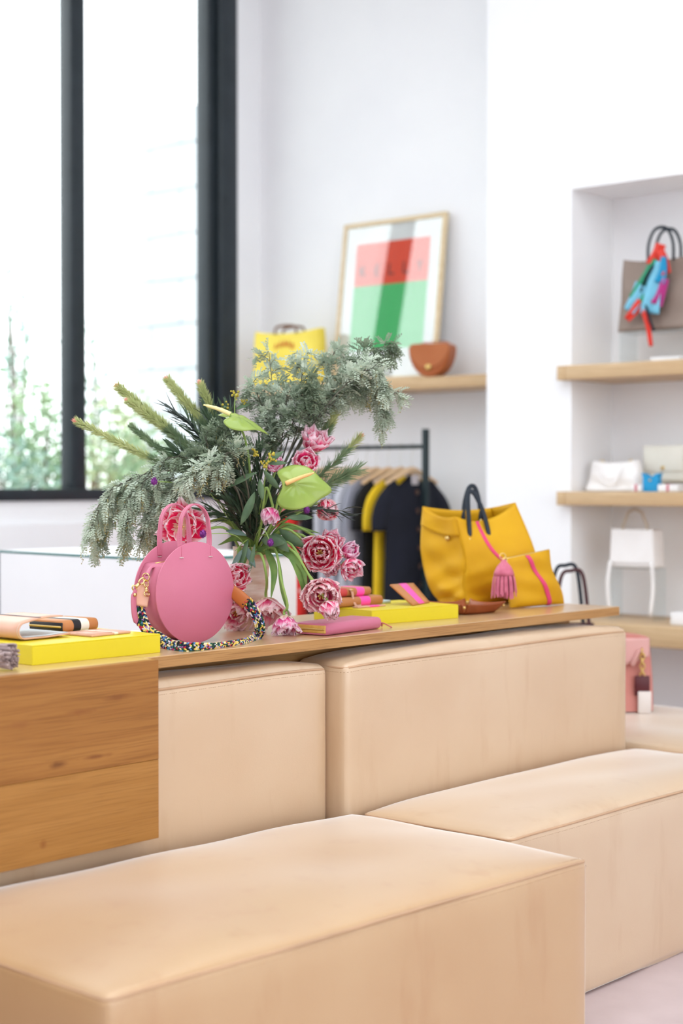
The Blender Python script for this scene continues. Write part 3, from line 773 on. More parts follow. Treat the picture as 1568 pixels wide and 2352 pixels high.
clip(rc + Vector((0, 0, -.003)) - UX*0.004, Vector((0, 0, -.7)) - UX*0.8 - NF*0.2)
# second pink tab with ring stud hanging at the far side
q = rc - UX*0.026 + Vector((0, 0, -.028)) - NF*0.006
b = MB(); b.tube(bez([q, q + Vector((0, 0, -.02)) - UX*0.006, q + Vector((0, 0, -.06)) - UX*0.003, q + Vector((0, 0, -.085)) + UX*0.008], 12), [0.006]*3 + [0.0085]*8 + [0.004]*2, 8, flat=0.3, up=-NF)
b.build('hanging_tab', PINK, t)
b = MB(); b.lathe([(0, 0), (.0045, 0), (.0045, .003), (0, .004)], 12, q + Vector((0, 0, -.012)) - UX*.005 + NF*.003, axis=NF); b.build('stud', GOLD, t)
# strap path: left leather end, rope, right leather end
TABL = mat('blush_tab', (226, 176, 156), rough=0.32, col2=(214, 160, 138), nscale=12)
TABR = mat('saddle_tab', (178, 102, 48), rough=0.4, col2=(166, 92, 40))
def tab(p0, p1, m, nm, w0=0.007, w1=0.0155, nrm=None):
    b = MB(); d = (p1 - p0); pts = [p0.lerp(p1, k/10) for k in range(11)]
    rr = [w0 + (w1 - w0)*math.sin(min(1, k/6)*PI/2) for k in range(11)]
    b.tube(pts, rr, 12, flat=0.28, up=nrm); o = b.build(nm, m, t)
    return o
lt0 = at_d(331, 1338, 3.84); lt1 = at_d(321, 1392, 3.83)
tab(lt0, lt1, TABL, 'strap_end', w0=0.006, w1=0.0185, nrm=-FWD)
rt0 = at_d(528, 1352, 3.99); rt1 = at_d(566, 1386, 3.965)
tab(rt0, rt1, TABR, 'strap_end', w0=0.012, w1=0.0165, nrm=-FWD)
path = bez([at_d(320, 1382, 3.84), at_d(322, 1412, 3.835), at_d(338, 1446, 3.82), at_d(362, 1464, 3.80), at_z(392, 1482, ZT + .010), at_z(425, 1489, ZT + .007),
            at_z(470, 1487, ZT + .0055), at_z(520, 1480, ZT + .0055), at_z(565, 1472, ZT + .006), at_z(590, 1460, ZT + .008), at_d(597, 1440, 3.985), at_d(588, 1412, 3.98), at_d(573, 1388, 3.97), at_d(563, 1378, 3.965)], 130)
ROPE = [mat('rope_navy', (30, 34, 62), rough=0.7), mat('rope_green', (28, 84, 58), rough=0.7), mat('rope_cream', (240, 226, 178), rough=0.7), mat('rope_red', (190, 44, 70), rough=0.7),
        mat('rope_blue', (70, 130, 178), rough=0.7), mat('rope_yellow', (236, 204, 96), rough=0.7), mat('rope_violet', (150, 110, 170), rough=0.7), mat('rope_black', (22, 24, 30), rough=0.7), mat('rope_pale', (214, 206, 224), rough=0.7)]
b = MB(); core = MB(); n = len(path); rnd = random.Random(11)
# arc-length resample
acc = [0.0]
for i in range(1, n): acc.append(acc[-1] + (path[i] - path[i-1]).length)
Ltot = acc[-1]
def pt(s):
    s = max(0, min(Ltot - 1e-6, s)); i = max(0, next(k for k in range(1, n) if acc[k] >= s) - 1)
    f = (s - acc[i]) / max(1e-9, acc[i+1] - acc[i]); return path[i].lerp(path[i+1], f), (path[i+1] - path[i]).normalized()
pitch = 0.0052; rows = int(Ltot / pitch)
def wd(s):   # flat ribbon at both ends, rolled into a cord along the counter
    k = s / Ltot
    if k < 0.36: return 0.0155
    if k < 0.46: return 0.0155 - (k - .36)/.10*0.0085
    if k < 0.70: return 0.0070
    if k < 0.80: return 0.0070 + (k - .70)/.10*0.0075
    return 0.0145
for r in range(rows):
    p, tg = pt((r + .5)*pitch); w = wd((r + .5)*pitch)
    acr = tg.cross(FWD).normalized(); nr = acr.cross(tg).normalized()
    th = 0.0052 if w > 0.01 else 0.0058
    cols = 6
    for side in (1, -1):
        for c in range(cols):
            u = (c + .5)/cols*2 - 1
            q = p + acr*u*w*0.86 + nr*side*th*0.62*math.sqrt(max(0.05, 1 - u*u*0.8)) + tg*(0.0022*(1 if c % 2 else -1))
            sg = 1 if c % 2 else -1
            ax_ = (tg*0.95 + acr*0.62*sg).normalized(); ay_ = nr.cross(ax_).normalized()
            Mx = Matrix((ax_, ay_, nr)).transposed()
            b.ball(q, 1.0, 6, m=rnd.choice((0, 0, 1, 1, 2, 2, 3, 4, 5, 5, 6, 7, 7, 8)), sx=(0.0048, w/cols*0.88 if w > .01 else 0.0021, 0.0022), xf=Mx)
so = b.build('braided_rope', ROPE, t); so['kind'] = 'stuff'
# ================================================================== vase and flowers
DV = 4.25
VB = at_d(577, 1108, DV); VB.z = ZT
t = thing('flower_vase', 'whitewashed terracotta vase holding the big flower arrangement', 'vase', VB)
def clay():
    m = bpy.data.materials.new('whitewashed_clay'); m.use_nodes = True; nt = m.node_tree; N = nt.nodes; L = nt.links; bs = N['Principled BSDF']; bs.inputs['Roughness'].default_value = 0.75
    tc = N.new('ShaderNodeTexCoord'); mp = N.new('ShaderNodeMapping'); mp.inputs['Scale'].default_value = (6, 6, 34)
    no = N.new('ShaderNodeTexNoise'); no.inputs['Scale'].default_value = 1.0; no.inputs['Detail'].default_value = 5
    rp = N.new('ShaderNodeValToRGB'); rp.color_ramp.elements[0].position = 0.40; rp.color_ramp.elements[0].color = lin((196, 150, 118)); rp.color_ramp.elements[1].position = 0.60; rp.color_ramp.elements[1].color = lin((228, 212, 200))
    L.new(tc.outputs['Object'], mp.inputs[0]); L.new(mp.outputs[0], no.inputs['Vector']); L.new(no.outputs['Fac'], rp.inputs[0]); L.new(rp.outputs[0], bs.inputs['Base Color']); return m
CLAY = clay()
b = MB()
prof = [(0.0, 0.0), (0.0365, 0.0), (0.0375, 0.004), (0.039, 0.03), (0.0405, 0.034)]
for k in range(5):
    z0 = 0.036 + k * 0.034; r0 = 0.0405 + k * 0.0015
    prof += [(r0, z0), (r0 + 0.0007, z0 + 0.004), (r0 + 0.001, z0 + 0.028), (r0 + 0.0004, z0 + 0.032)]
prof += [(0.0485, 0.212), (0.0490, 0.218), (0.0460, 0.218), (0.0440, 0.20), (0.041, 0.10), (0.0, 0.09)]
b.lathe(prof, 48, VB); b.build('body', CLAY, t, angle=60)
MOUTH = VB + Vector((0, 0, 0.215))
def F(px, py, dd=0.0): return at_d(px, py, DV + dd)
def mouth(px_off=0.0, dd=0.0, dz=-0.02):
    r = Vector((px_off, dd)); 
    if r.length > 0.028: r = r.normalized() * 0.028
    return MOUTH + toward(r.x, r.y, dz)

def leaf_mat(name, c1, c2, rough=0.5, trans=0.25, nscale=30):
    if name in _M: return _M[name]
    m = mat(name, c1, rough=rough, col2=c2, nscale=nscale)
    nt = m.node_tree; N = nt.nodes; L = nt.links; bs = N['Principled BSDF']
    tr = N.new('ShaderNodeBsdfTranslucent'); mx = N.new('ShaderNodeMixShader'); mx.inputs[0].default_value = trans
    src = bs.inputs['Base Color'].links[0].from_socket
    L.new(src, tr.inputs[0]); L.new(bs.outputs[0], mx.inputs[1]); L.new(tr.outputs[0], mx.inputs[2]); L.new(mx.outputs[0], N['Material Output'].inputs[0])
    return m
STEMG = mat('tulip_stem', (150, 178, 96), rough=0.45, col2=(128, 160, 84))
TLEAF = leaf_mat('tulip_leaf', (138, 166, 92), (110, 146, 80), 0.4)
DLEAF = leaf_mat('eucalyptus_leaf', (110, 136, 102), (88, 116, 86), 0.42)
SAGE = [leaf_mat('acacia_sage', (190, 202, 184), (164, 178, 158), 0.6), leaf_mat('acacia_silver', (208, 218, 202), (184, 196, 178), 0.6), leaf_mat('acacia_dark', (146, 160, 136), (118, 134, 110), 0.6)]
SEED = mat('acacia_bud', (182, 172, 118), rough=0.7, col2=(164, 150, 92))
TWIG = mat('dark_twig', (104, 102, 88), rough=0.7, col2=(80, 80, 70))
NEED = [leaf_mat('needle_yellow', (202, 208, 150), (186, 196, 136), 0.5), leaf_mat('needle_green', (150, 170, 130), (122, 148, 114), 0.5)]
CURL = mat('dark_curled_leaf', (52, 60, 58), rough=0.55, col2=(68, 78, 72))
def basis(ax):
    ax = ax.normalized(); q = Vector((0, 0, 1)) if abs(ax.z) < 0.9 else Vector((1, 0, 0))
    a = ax.cross(q).normalized(); return a, ax.cross(a).normalized()

# ------------------------------------------------------------------ tulips
def petal_material(name, core, edge, base, w0=0.45, w1=0.95):
    m = bpy.data.materials.new(name); m.use_nodes = True; nt = m.node_tree; N = nt.nodes; L = nt.links; bs = N['Principled BSDF']
    bs.inputs['Roughness'].default_value = 0.5; bs.inputs['Sheen Weight'].default_value = 0.1
    uv = N.new('ShaderNodeTexCoord'); sp = N.new('ShaderNodeSeparateXYZ'); L.new(uv.outputs['UV'], sp.inputs[0])
    def M_(op, a, bb=None, c=None):
        n = N.new('ShaderNodeMath'); n.operation = op
        for i, q in enumerate((a, bb, c)):
            if q is None: continue
            if isinstance(q, (int, float)): n.inputs[i].default_value = q
            else: L.new(q, n.inputs[i])
        return n.outputs[0]
    mp = N.new('ShaderNodeMapping'); mp.inputs['Scale'].default_value = (14, 1.6, 1); L.new(uv.outputs['UV'], mp.inputs[0])
    no = N.new('ShaderNodeTexNoise'); no.inputs['Scale'].default_value = 1.0; no.inputs['Detail'].default_value = 2; L.new(mp.outputs[0], no.inputs['Vector'])
    d = M_('MULTIPLY', M_('ABSOLUTE', M_('SUBTRACT', sp.outputs[0], 0.5)), 2.0)
    e = M_('MAXIMUM', d, M_('MULTIPLY_ADD', sp.outputs[1], 1.15, -0.15))
    e = M_('ADD', e, M_('MULTIPLY_ADD', no.outputs['Fac'], 0.7, -0.35))
    mr = N.new('ShaderNodeMapRange'); mr.interpolation_type = 'SMOOTHSTEP'; mr.inputs[1].default_value = w0; mr.inputs[2].default_value = w1; L.new(e, mr.inputs[0])
    mx = N.new('ShaderNodeMix'); mx.data_type = 'RGBA'; mx.inputs[6].default_value = lin(core); mx.inputs[7].default_value = lin(edge); L.new(mr.outputs[0], mx.inputs[0])
    m2 = N.new('ShaderNodeMapRange'); m2.inputs[1].default_value = 0.22; m2.inputs[2].default_value = 0.02; L.new(sp.outputs[1], m2.inputs[0])
    mb = N.new('ShaderNodeMix'); mb.data_type = 'RGBA'; mb.inputs[7].default_value = lin(base); L.new(m2.outputs[0], mb.inputs[0]); L.new(mx.outputs[2], mb.inputs[6])
    L.new(mb.outputs[2], bs.inputs['Base Color'])
    tr = N.new('ShaderNodeBsdfTranslucent'); ms = N.new('ShaderNodeMixShader'); ms.inputs[0].default_value = 0.42
    L.new(mb.outputs[2], tr.inputs[0]); L.new(bs.outputs[0], ms.inputs[1]); L.new(tr.outputs[0], ms.inputs[2]); L.new(ms.outputs[0], N['Material Output'].inputs[0])
    return m
PET = {'deep': petal_material('petal_deep', (230, 22, 88), (255, 232, 238), (244, 226, 190), 0.60, 1.0),
       'mid': petal_material('petal_mid', (234, 44, 122), (255, 230, 240), (236, 224, 190), 0.52, 0.98),
       'pale': petal_material('petal_pale', (232, 66, 128), (255, 228, 230), (240, 226, 196), 0.44, 0.94),
       'violet': petal_material('petal_violet', (234, 62, 152), (255, 230, 244), (240, 228, 200), 0.50, 0.98)}
def petal_mesh(seed, k0, k1, wid, ruff):
    rnd = random.Random(seed); nu, nv = 8, 9; vs = []; uvs = []; y = z = 0.0; cl = []
    for j in range(nv + 1):
        v = j / nv; ph = k0 * (1 - v) + k1 * v; cl.append((y, z, ph)); y += math.sin(ph) / nv; z += math.cos(ph) / nv
    jag = [rnd.uniform(-1, 1) for _ in range(nu + 1)]
    for j in range(nv + 1):
        v = j / nv; q = 0.05 + 0.935 * v; w = wid * (1 - abs(2 * q ** 0.8 - 1) ** 2.8) ** 0.5
        yy, zz, ph = cl[j]; nrm = (-math.cos(ph), math.sin(ph))
        for i in range(nu + 1):
            s = i / nu * 2 - 1; cup = 0.42 * s * s * w + ruff * (v ** 2) * math.sin(i * 2.3 + seed) * 0.06
            ext = (0.06 * jag[i] * ruff + 0.05 * (1 - abs(s))) * max(0, v - 0.75) * 4 - 0.10 * (s * s) * v
            vs.append((s * w, yy + nrm[0] * cup + math.sin(ph) * ext, zz + nrm[1] * cup + math.cos(ph) * ext)); uvs.append((i / nu, v))
    fs = [(j*(nu+1)+i, j*(nu+1)+i+1, (j+1)*(nu+1)+i+1, (j+1)*(nu+1)+i) for j in range(nv) for i in range(nu)]
    return vs, fs, uvs
PM = {}
def petal_data(kind, var, shape):
    key = (kind, var, shape)
    if key in PM: return PM[key]
    k0, k1, wid = {'cup': (0.95, -0.75, 0.43), 'bud': (0.8, -0.85, 0.44), 'open': (0.75, 0.1, 0.42), 'curl': (0.55, 1.2, 0.36)}[shape]
    vs, fs, uvs = petal_mesh(var * 7 + len(PM), k0, k1, wid, 1.0)
    me = bpy.data.meshes.new('petal'); me.from_pydata(vs, [], fs); ul = me.uv_layers.new(name='UVMap')
    for lp in me.loops: ul.data[lp.index].uv = uvs[lp.vertex_index]
    me.polygons.foreach_set('use_smooth', [True] * len(fs)); me.materials.append(PET[kind]); me.update(); PM[key] = me
    return me
POLLEN = mat('pollen', (226, 190, 110), rough=0.7)
def tulip(label, px, py, dd, rpx, face, kind, layers, stem, seed, leaf=None, center=True):
    """face: (right, away, up) direction the bloom looks; layers: (count, lean, scale, shape)"""
    rnd = random.Random(seed); c = F(px, py, dd); d = DV + dd; R = rpx * d / FPX
    ax = toward(*face).normalized()
    foot = c - ax * R * 0.75
    t = thing('tulip', label, 'tulip', foot, 'pink and white double tulips of the arrangement')
    base_rot = Vector((0, 0, 1)).rotation_difference(ax).to_matrix().to_4x4()
    for li, (cnt, lean, sc, shape) in enumerate(layers):
        for k in range(cnt):
            a = 2*PI*(k + 0.5*(li % 2) + rnd.uniform(-.12, .12)) / cnt
            o = bpy.data.objects.new('petal', petal_data(kind, rnd.randrange(3), shape)); COL.objects.link(o); o.parent = t
            S = R * 1.5 * sc * rnd.uniform(0.9, 1.08)
            o.matrix_local = base_rot @ Matrix.Translation((0, 0, R*0.02*li)) @ Matrix.Rotation(a, 4, 'Z') @ Matrix.Rotation(-(lean + rnd.uniform(-.12, .12)), 4, 'X') @ Matrix.Scale(S, 4)
    if center:
        b = MB()
        for k in range(6):
            a = 2*PI*k/6; p = foot + ax * R * 0.2; q = basis(ax); e = p + ax * R * 0.45 + (q[0]*math.cos(a) + q[1]*math.sin(a)) * R * 0.16
            b.tube([p, e], [R*0.03, R*0.045], 5)
        b.build('stamens', POLLEN, t)
    if stem:
        pts = [mouth(*stem[0])] + [F(*q) for q in stem[1:]] + [foot - ax * R * 0.25, foot]
        b = MB(); P = bez(pts, 24); b.tube(P, [0.0034]*len(P), 8); b.build('stem', STEMG, t)
    if leaf:
        for lf in leaf: strap_leaf(lf[0], lf[1], lf[2], TLEAF, t)
    return t
def strap_leaf(pts, w, twist, m, parent, name='leaf'):
    P = bez([F(*q) if not isinstance(q, Vector) else q for q in pts], 18); n = len(P); b = MB()
    def fn(u, v):
        i = min(n - 1, int(round(v * (n - 1)))); tg = (P[min(n-1, i+1)] - P[max(0, i-1)]).normalized()
        sd = tg.cross(FWD).normalized(); nr = sd.cross(tg).normalized(); a = twist[0] + (twist[1] - twist[0]) * v
        s2 = sd * math.cos(a) + nr * math.sin(a); n2 = tg.cross(s2).normalized()
        ww = w * (math.sin(PI * (0.06 + 0.93 * v) ** 0.8) ** 0.8); s = u * 2 - 1
        return P[i] + s2 * ww * s + n2 * ww * 0.35 * s * s
    b.grid(fn, 6, n - 1); return b.build(name, m, parent, solid=0.0006)
BOWL = [(6, 0.55, 1.0, 'cup'), (6, 0.30, 0.92, 'cup'), (4, 0.12, 0.78, 'bud')]
PEONY = [(7, 0.8, 0.95, 'cup'), (7, 0.55, 0.95, 'cup'), (6, 0.34, 0.85, 'cup'), (4, 0.15, 0.66, 'bud')]
CUP = [(5, 0.30, 1.0, 'bud'), (5, 0.16, 0.94, 'bud'), (3, 0.05, 0.8, 'bud')]
OPEN = [(7, 0.95, 1.0, 'open'), (6, 0.62, 0.85, 'cup')]
SKIRT = [(6, 0.30, 1.05, 'open'), (6, 0.14, 1.1, 'open'), (4, 0.1, 0.95, 'cup')]
tulip('wide open crimson and white tulip seen through the pink bag handles', 414, 1210, -0.22, 45, (-.1, -1, .05), 'deep', OPEN, [(-.02, -.02), (520, 1215, -0.10), (470, 1215, -.14)], 1, [([(585, 1260), (520, 1195, -.05), (450, 1205, -.04)], 0.009, (0.6, 1.2), 0)])
tulip('crimson tulip with white rims peeking out beside the round bag', 548, 1322, -0.16, 36, (.55, -.6, .25), 'deep', BOWL, [(-.02, -.02), (560, 1275, -.12)], 2)
tulip('ruffled pale pink tulip half hidden behind the round bag', 538, 1412, -0.04, 44, (-.25, -.8, -.35), 'pale', PEONY, [(-.02, -.02), (548, 1260, -.10), (545, 1340, -.09)], 3)
tulip('pale pink tulip hanging head down in front of the vase', 614, 1402, -0.10, 42, (.12, -.45, -.9), 'pale', SKIRT, [(.0, -.03), (600, 1275, -.14), (612, 1330, -.13)], 4)
tulip('small tulip resting face down on the counter beside the pink wallet', 655, 1437, -0.16, 33, (.1, -.3, -1), 'violet', SKIRT, [(.02, -.03), (630, 1260, -.12), (645, 1330, -.16), (660, 1390, -.16)], 5, [([(640, 1290, -.13), (648, 1360, -.15), (665, 1420, -.16)], 0.006, (0.3, 1.0))])
tulip('nodding pink tulip in the middle above the vase', 620, 1187, -0.16, 31, (-.15, -.4, -.85), 'violet', CUP, [(.01, -.03), (600, 1200, -.12), (610, 1120, -.16)], 6)
tulip('topmost pink tulip with pointed petals beside the anthurium', 722, 1012, -0.02, 38, (.25, -.35, .75), 'mid', SKIRT, [(.02, 0), (660, 1120, -.02), (700, 1050, -.02)], 7)
tulip('pink double tulip just above the anthurium spike', 702, 1058, -0.08, 34, (.1, -.75, .45), 'mid', BOWL, [(.02, -.01), (660, 1140, -.06), (690, 1090, -.06)], 8)
tulip('small mauve tulip left of the anthurium', 630, 1062, -0.10, 25, (-.1, -.7, .5), 'violet', BOWL, [(.0, -.01), (610, 1150, -.08)], 9)
tulip('deep pink tulip leaning right in front of the clothes rail', 752, 1172, 0.0, 37, (.45, -.6, -.35), 'deep', CUP, [(.02, 0), (650, 1200, .0), (705, 1165, 0)], 10)
tulip('large open rose-pink tulip facing the camera on the right', 733, 1270, -0.12, 44, (-.1, -1, .05), 'deep', PEONY, [(.02, -.02), (650, 1215, -.10), (700, 1245, -.08)], 11)
tulip('upright pale tulip behind the large rose-pink tulip', 763, 1240, -0.04, 32, (.3, -.6, .6), 'mid', BOWL, [(.02, -.01), (650, 1205, -.02), (720, 1230, -.02)], 12)
tulip('pink tulip tucked below the large rose-pink tulip', 757, 1305, -0.05, 34, (.3, -.6, -.6), 'mid', CUP, [(.02, -.01), (660, 1230, -.04), (720, 1270, -.03)], 13)
tulip('rightmost upper tulip with smooth cupped petals', 806, 1264, -0.06, 31, (.55, -.55, .35), 'violet', CUP, [(.02, -.01), (680, 1225, -.03), (760, 1285, -.02)], 14)
tulip('rightmost lower tulip pointing down to the right', 810, 1308, -0.08, 33, (.5, -.6, -.45), 'mid', BOWL, [(.02, -.01), (680, 1235, -.04), (765, 1300, -.03)], 15)
tulip('big ruffled cream-pink tulip hanging over the right yellow box', 738, 1372, -0.18, 47, (.05, -.9, -.35), 'pale', PEONY, [(.02, -.02), (660, 1245, -.12), (705, 1315, -.14)], 16, [([(640, 1260, -.12), (690, 1300, -.14), (706, 1370, -.16)], 0.010, (0.2, 1.2))])
tulip('dusky pink tulip lowest on the right touching the pink wallet', 757, 1402, -0.20, 33, (.25, -.6, -.75), 'mid', CUP, [(.02, -.02), (665, 1260, -.14), (720, 1340, -.16)], 17)
# loose strap leaves of the tulips
for i, (lab, pts, w, tw) in enumerate((
    ('broad bent tulip leaf curving left above the round bag', [(590, 1255, -.03), (545, 1232, -.08), (500, 1252, -.10)], 0.013, (0.4, 1.2)),
    ('long tulip leaf drooping over the right of the vase', [(590, 1262, -.06), (660, 1268, -.13), (690, 1330, -.15), (700, 1390, -.15)], 0.013, (0.2, 0.9)),
    ('tulip leaf hanging straight down the right of the vase', [(612, 1262, -.09), (628, 1310, -.14), (622, 1375, -.15)], 0.010, (0.1, 0.7)),
    ('thin tulip leaf hanging beside the round bag', [(575, 1258, -.07), (555, 1300, -.12), (548, 1345, -.12)], 0.006, (0.3, 0.8)),
    ('green tulip leaf arching out at the left of the stems', [(580, 1250, -.02), (520, 1190, -.02), (470, 1205, 0.0)], 0.008, (0.8, 1.4)),
    ('wide tulip leaf leaning toward the clothes rail', [(610, 1250, -.02), (665, 1215, -.03), (735, 1225, -.01)], 0.012, (0.6, 1.2)))):
    b0 = F(*pts[0]); t = thing('tulip_leaf', lab, 'leaf', b0, 'loose tulip leaves')
    strap_leaf(pts, w, tw, TLEAF, t, 'blade')
    b = MB(); P = [mouth(0, 0), b0.lerp(mouth(), .4), b0]; b.tube(P, 0.003, 6); b.build('stalk', STEMG, t)

# ------------------------------------------------------------------ anthuriums
LIME = leaf_mat('lime_spathe', (164, 182, 96), (140, 164, 78), 0.12, 0.12, 10)
SPAD = mat('spadix', (244, 208, 140), rough=0.5, col2=(240, 180, 116), nscale=25, bump=0.3, bscale=400)
def anthurium(label, C, U, V, size, stem, spad_dir, seed, spad_m=None):
    U = U.normalized(); Nn = U.cross(V).normalized(); V = Nn.cross(U).normalized()
    if Nn.dot(CAM - C) < 0: Nn = -Nn
    t = thing('anthurium', label, 'anthurium', C, 'lime green anthuriums')
    def fn(u, v):
        a = 2*PI*u; r = v
        # heart outline, lobes behind the spadix, tip along U
        x = 0.02 + 0.5 * (-math.cos(a)) * 1.0; y = 0.52 * math.sin(a)
        tip = max(0, -math.cos(a)) ** 14 * 0.20; notch = max(0, math.cos(a)) ** 8 * 0.24
        x = x + tip + notch
        x *= r; y *= r * (1.0 - 0.22 * (x > 0) * x)
        h = -0.14 * r * r + 0.06 * abs(math.cos(a * 4.5)) * r * (1.1 - r) + 0.05 * r**3 * math.sin(a * 3 + seed) - 0.06 * abs(y) * 0 + 0.05 * abs(y)
        return C + U * x * size + V * y * size + Nn * h * size
    b = MB(); b.grid(fn, 48, 12, closeu=True); b.build('spathe', LIME, t, solid=0.0012)
    b = MB(); p0 = C + U * (-0.18) * size + Nn * 0.01 * size; sd = spad_dir.normalized()
    P = bez([p0, p0 + sd*0.28*size + Nn*0.02*size, p0 + sd*0.58*size], 14); n = len(P)
    b.tube(P, [0.0062*(1 - 0.45*i/n) if i < n-2 else 0.0022 for i in range(n)], 10); b.build('spadix', spad_m or SPAD, t)
    b = MB(); P = bez([mouth(*stem[0])] + [F(*q) for q in stem[1:]] + [p0 - Nn*0.03*size, p0], 20); b.tube(P, 0.003, 8); b.build('stem', STEMG, t)
anthurium('glossy lime anthurium with peach spadix facing the camera on the right', F(678, 1112, -0.20), toward(1, .1, -.04), toward(.1, .55, .9), 0.130, [(.01, -.03), (625, 1200, -.12), (640, 1140, -.12)], toward(1, -.15, .38), 1)
anthurium('lime anthurium seen edge-on at the top centre beside the window frame', F(548, 958, -0.16), toward(1, .35, -.28), toward(.1, 1, .22), 0.125, [(0, 0), (575, 1100, -.08), (560, 1000, -.12)], toward(-1, .1, .35), 2, mat('cream_spadix', (240, 226, 160), rough=0.5))

# ------------------------------------------------------------------ spiky needle stems
PTIP = mat('pink_bract', (236, 160, 150), rough=0.5, col2=(240, 186, 160), nscale=60)
def needle_stem(label, pts, fr, nl, dens, seed, tip=True, mi=(0, 1), split=0.45, m0=(0, 0)):
    rnd = random.Random(seed); P = bez([mouth(*m0)] + [F(*q) for q in pts], 40); n = len(P)
    t = thing('needle_branch', label, 'branch', P[0], 'spiky needle branches of the arrangement')
    b = MB(); b.tube(P, [0.0026*(1 - 0.5*i/n) for i in range(n)], 6); b.build('stem', mat('needle_stem', (136, 120, 84), rough=0.6), t)
    A, B = MB(), MB(); L = sum((P[i+1]-P[i]).length for i in range(n-1)) * (1 - fr); cnt = int(L * dens * 1.9)
    for k in range(cnt):
        f = fr + (1 - fr) * (k + rnd.random()) / cnt; x = f * (n - 1); i = min(n - 2, int(x)); p = P[i].lerp(P[i+1], x - i); tg = (P[i+1] - P[i]).normalized()
        a1, a2 = basis(tg); a = rnd.uniform(0, 2*PI); out = a1*math.cos(a) + a2*math.sin(a)
        d = (tg * rnd.uniform(0.75, 1.1) + out * rnd.uniform(0.55, 0.9)).normalized(); ln = nl * 1.2 * rnd.uniform(.75, 1.15) * (1 - 0.25 * max(0, f - .8) * 5 * 0.6)
        sd = d.cross(out).normalized() * 0.0014; q = out * 0.002
        (A if (f - fr) / (1 - fr) > split else B).add([p + q*.5 - sd, p + q*.5 + sd, p + d*ln*.7 + sd*.8 + tg*0.001, p + d*ln, p + d*ln*.7 - sd*.8 + tg*0.001], [(0, 1, 2, 3, 4)])
    for q, nm, mm in ((A, 'tip_needles', NEED[mi[0]]), (B, 'needles', NEED[mi[1]])):
        if q.v: o = q.build(nm, mm, t, smooth=False); o['kind'] = 'stuff'
    if tip:
        b = MB(); tg = (P[-1] - P[-3]).normalized(); a1, a2 = basis(tg)
        for k in range(16):
            a = 2.4*k; out = a1*math.cos(a) + a2*math.sin(a); d = (tg + out*(0.2 + 0.05*(k % 4))).normalized(); sd = d.cross(out).normalized()*0.0028; p = P[-1] - tg*0.004*(k/8)
            b.add([p, p + d*0.013 + sd*1.3, p + d*0.023, p + d*0.013 - sd*1.3], [(0, 1, 2, 3)])
        b.build('tip_bracts', PTIP, t, smooth=False)
needle_stem('longest needle branch with a pink tip reaching over the window mullion', [(470, 1110, -.02), (330, 1045, .0), (181, 970, .02)], 0.36, 0.020, 1900, 1, split=0.4)
needle_stem('thick yellow-green needle branch pointing up left', [(500, 1100, .06), (400, 1000, .08), (275, 892, .10)], 0.42, 0.027, 2400, 2)
needle_stem('short needle branch under the thick yellow-green one', [(500, 1110, .04), (400, 1000, .05), (300, 925, .05)], 0.45, 0.024, 2200, 3)
needle_stem('greener needle branch without a pink tip at the left', [(500, 1120, .02), (390, 1050, .02), (303, 980, .02)], 0.5, 0.017, 2000, 4, tip=False, mi=(1, 1))
needle_stem('needle branch standing up before the second window pane', [(530, 1080, .08), (470, 980, .10), (388, 877, .12)], 0.45, 0.025, 2400, 5)
needle_stem('short upright needle branch left of the black window frame', [(545, 1080, .06), (500, 980, .08), (462, 888, .08)], 0.5, 0.022, 2200, 6)
needle_stem('needle branch with coral tip rising before the wall shelf', [(650, 1110, .06), (740, 1010, .08), (795, 886, .10)], 0.42, 0.022, 2000, 7, split=0.55)
needle_stem('needle branch with coral tip above the clothes rail', [(660, 1150, .06), (750, 1080, .08), (822, 1008, .10)], 0.36, 0.030, 620, 8, split=0.78)
needle_stem('feathery green needle branch in front of the hanging clothes', [(660, 1180, .04), (740, 1120, .06), (818, 1080, .08)], 0.36, 0.040, 900, 9, tip=False, mi=(1, 1))
needle_stem('little needle branch behind the topmost tulip', [(650, 1120, .08), (715, 1030, .10), (757, 975, .10)], 0.5, 0.02, 1800, 10, split=0.7)

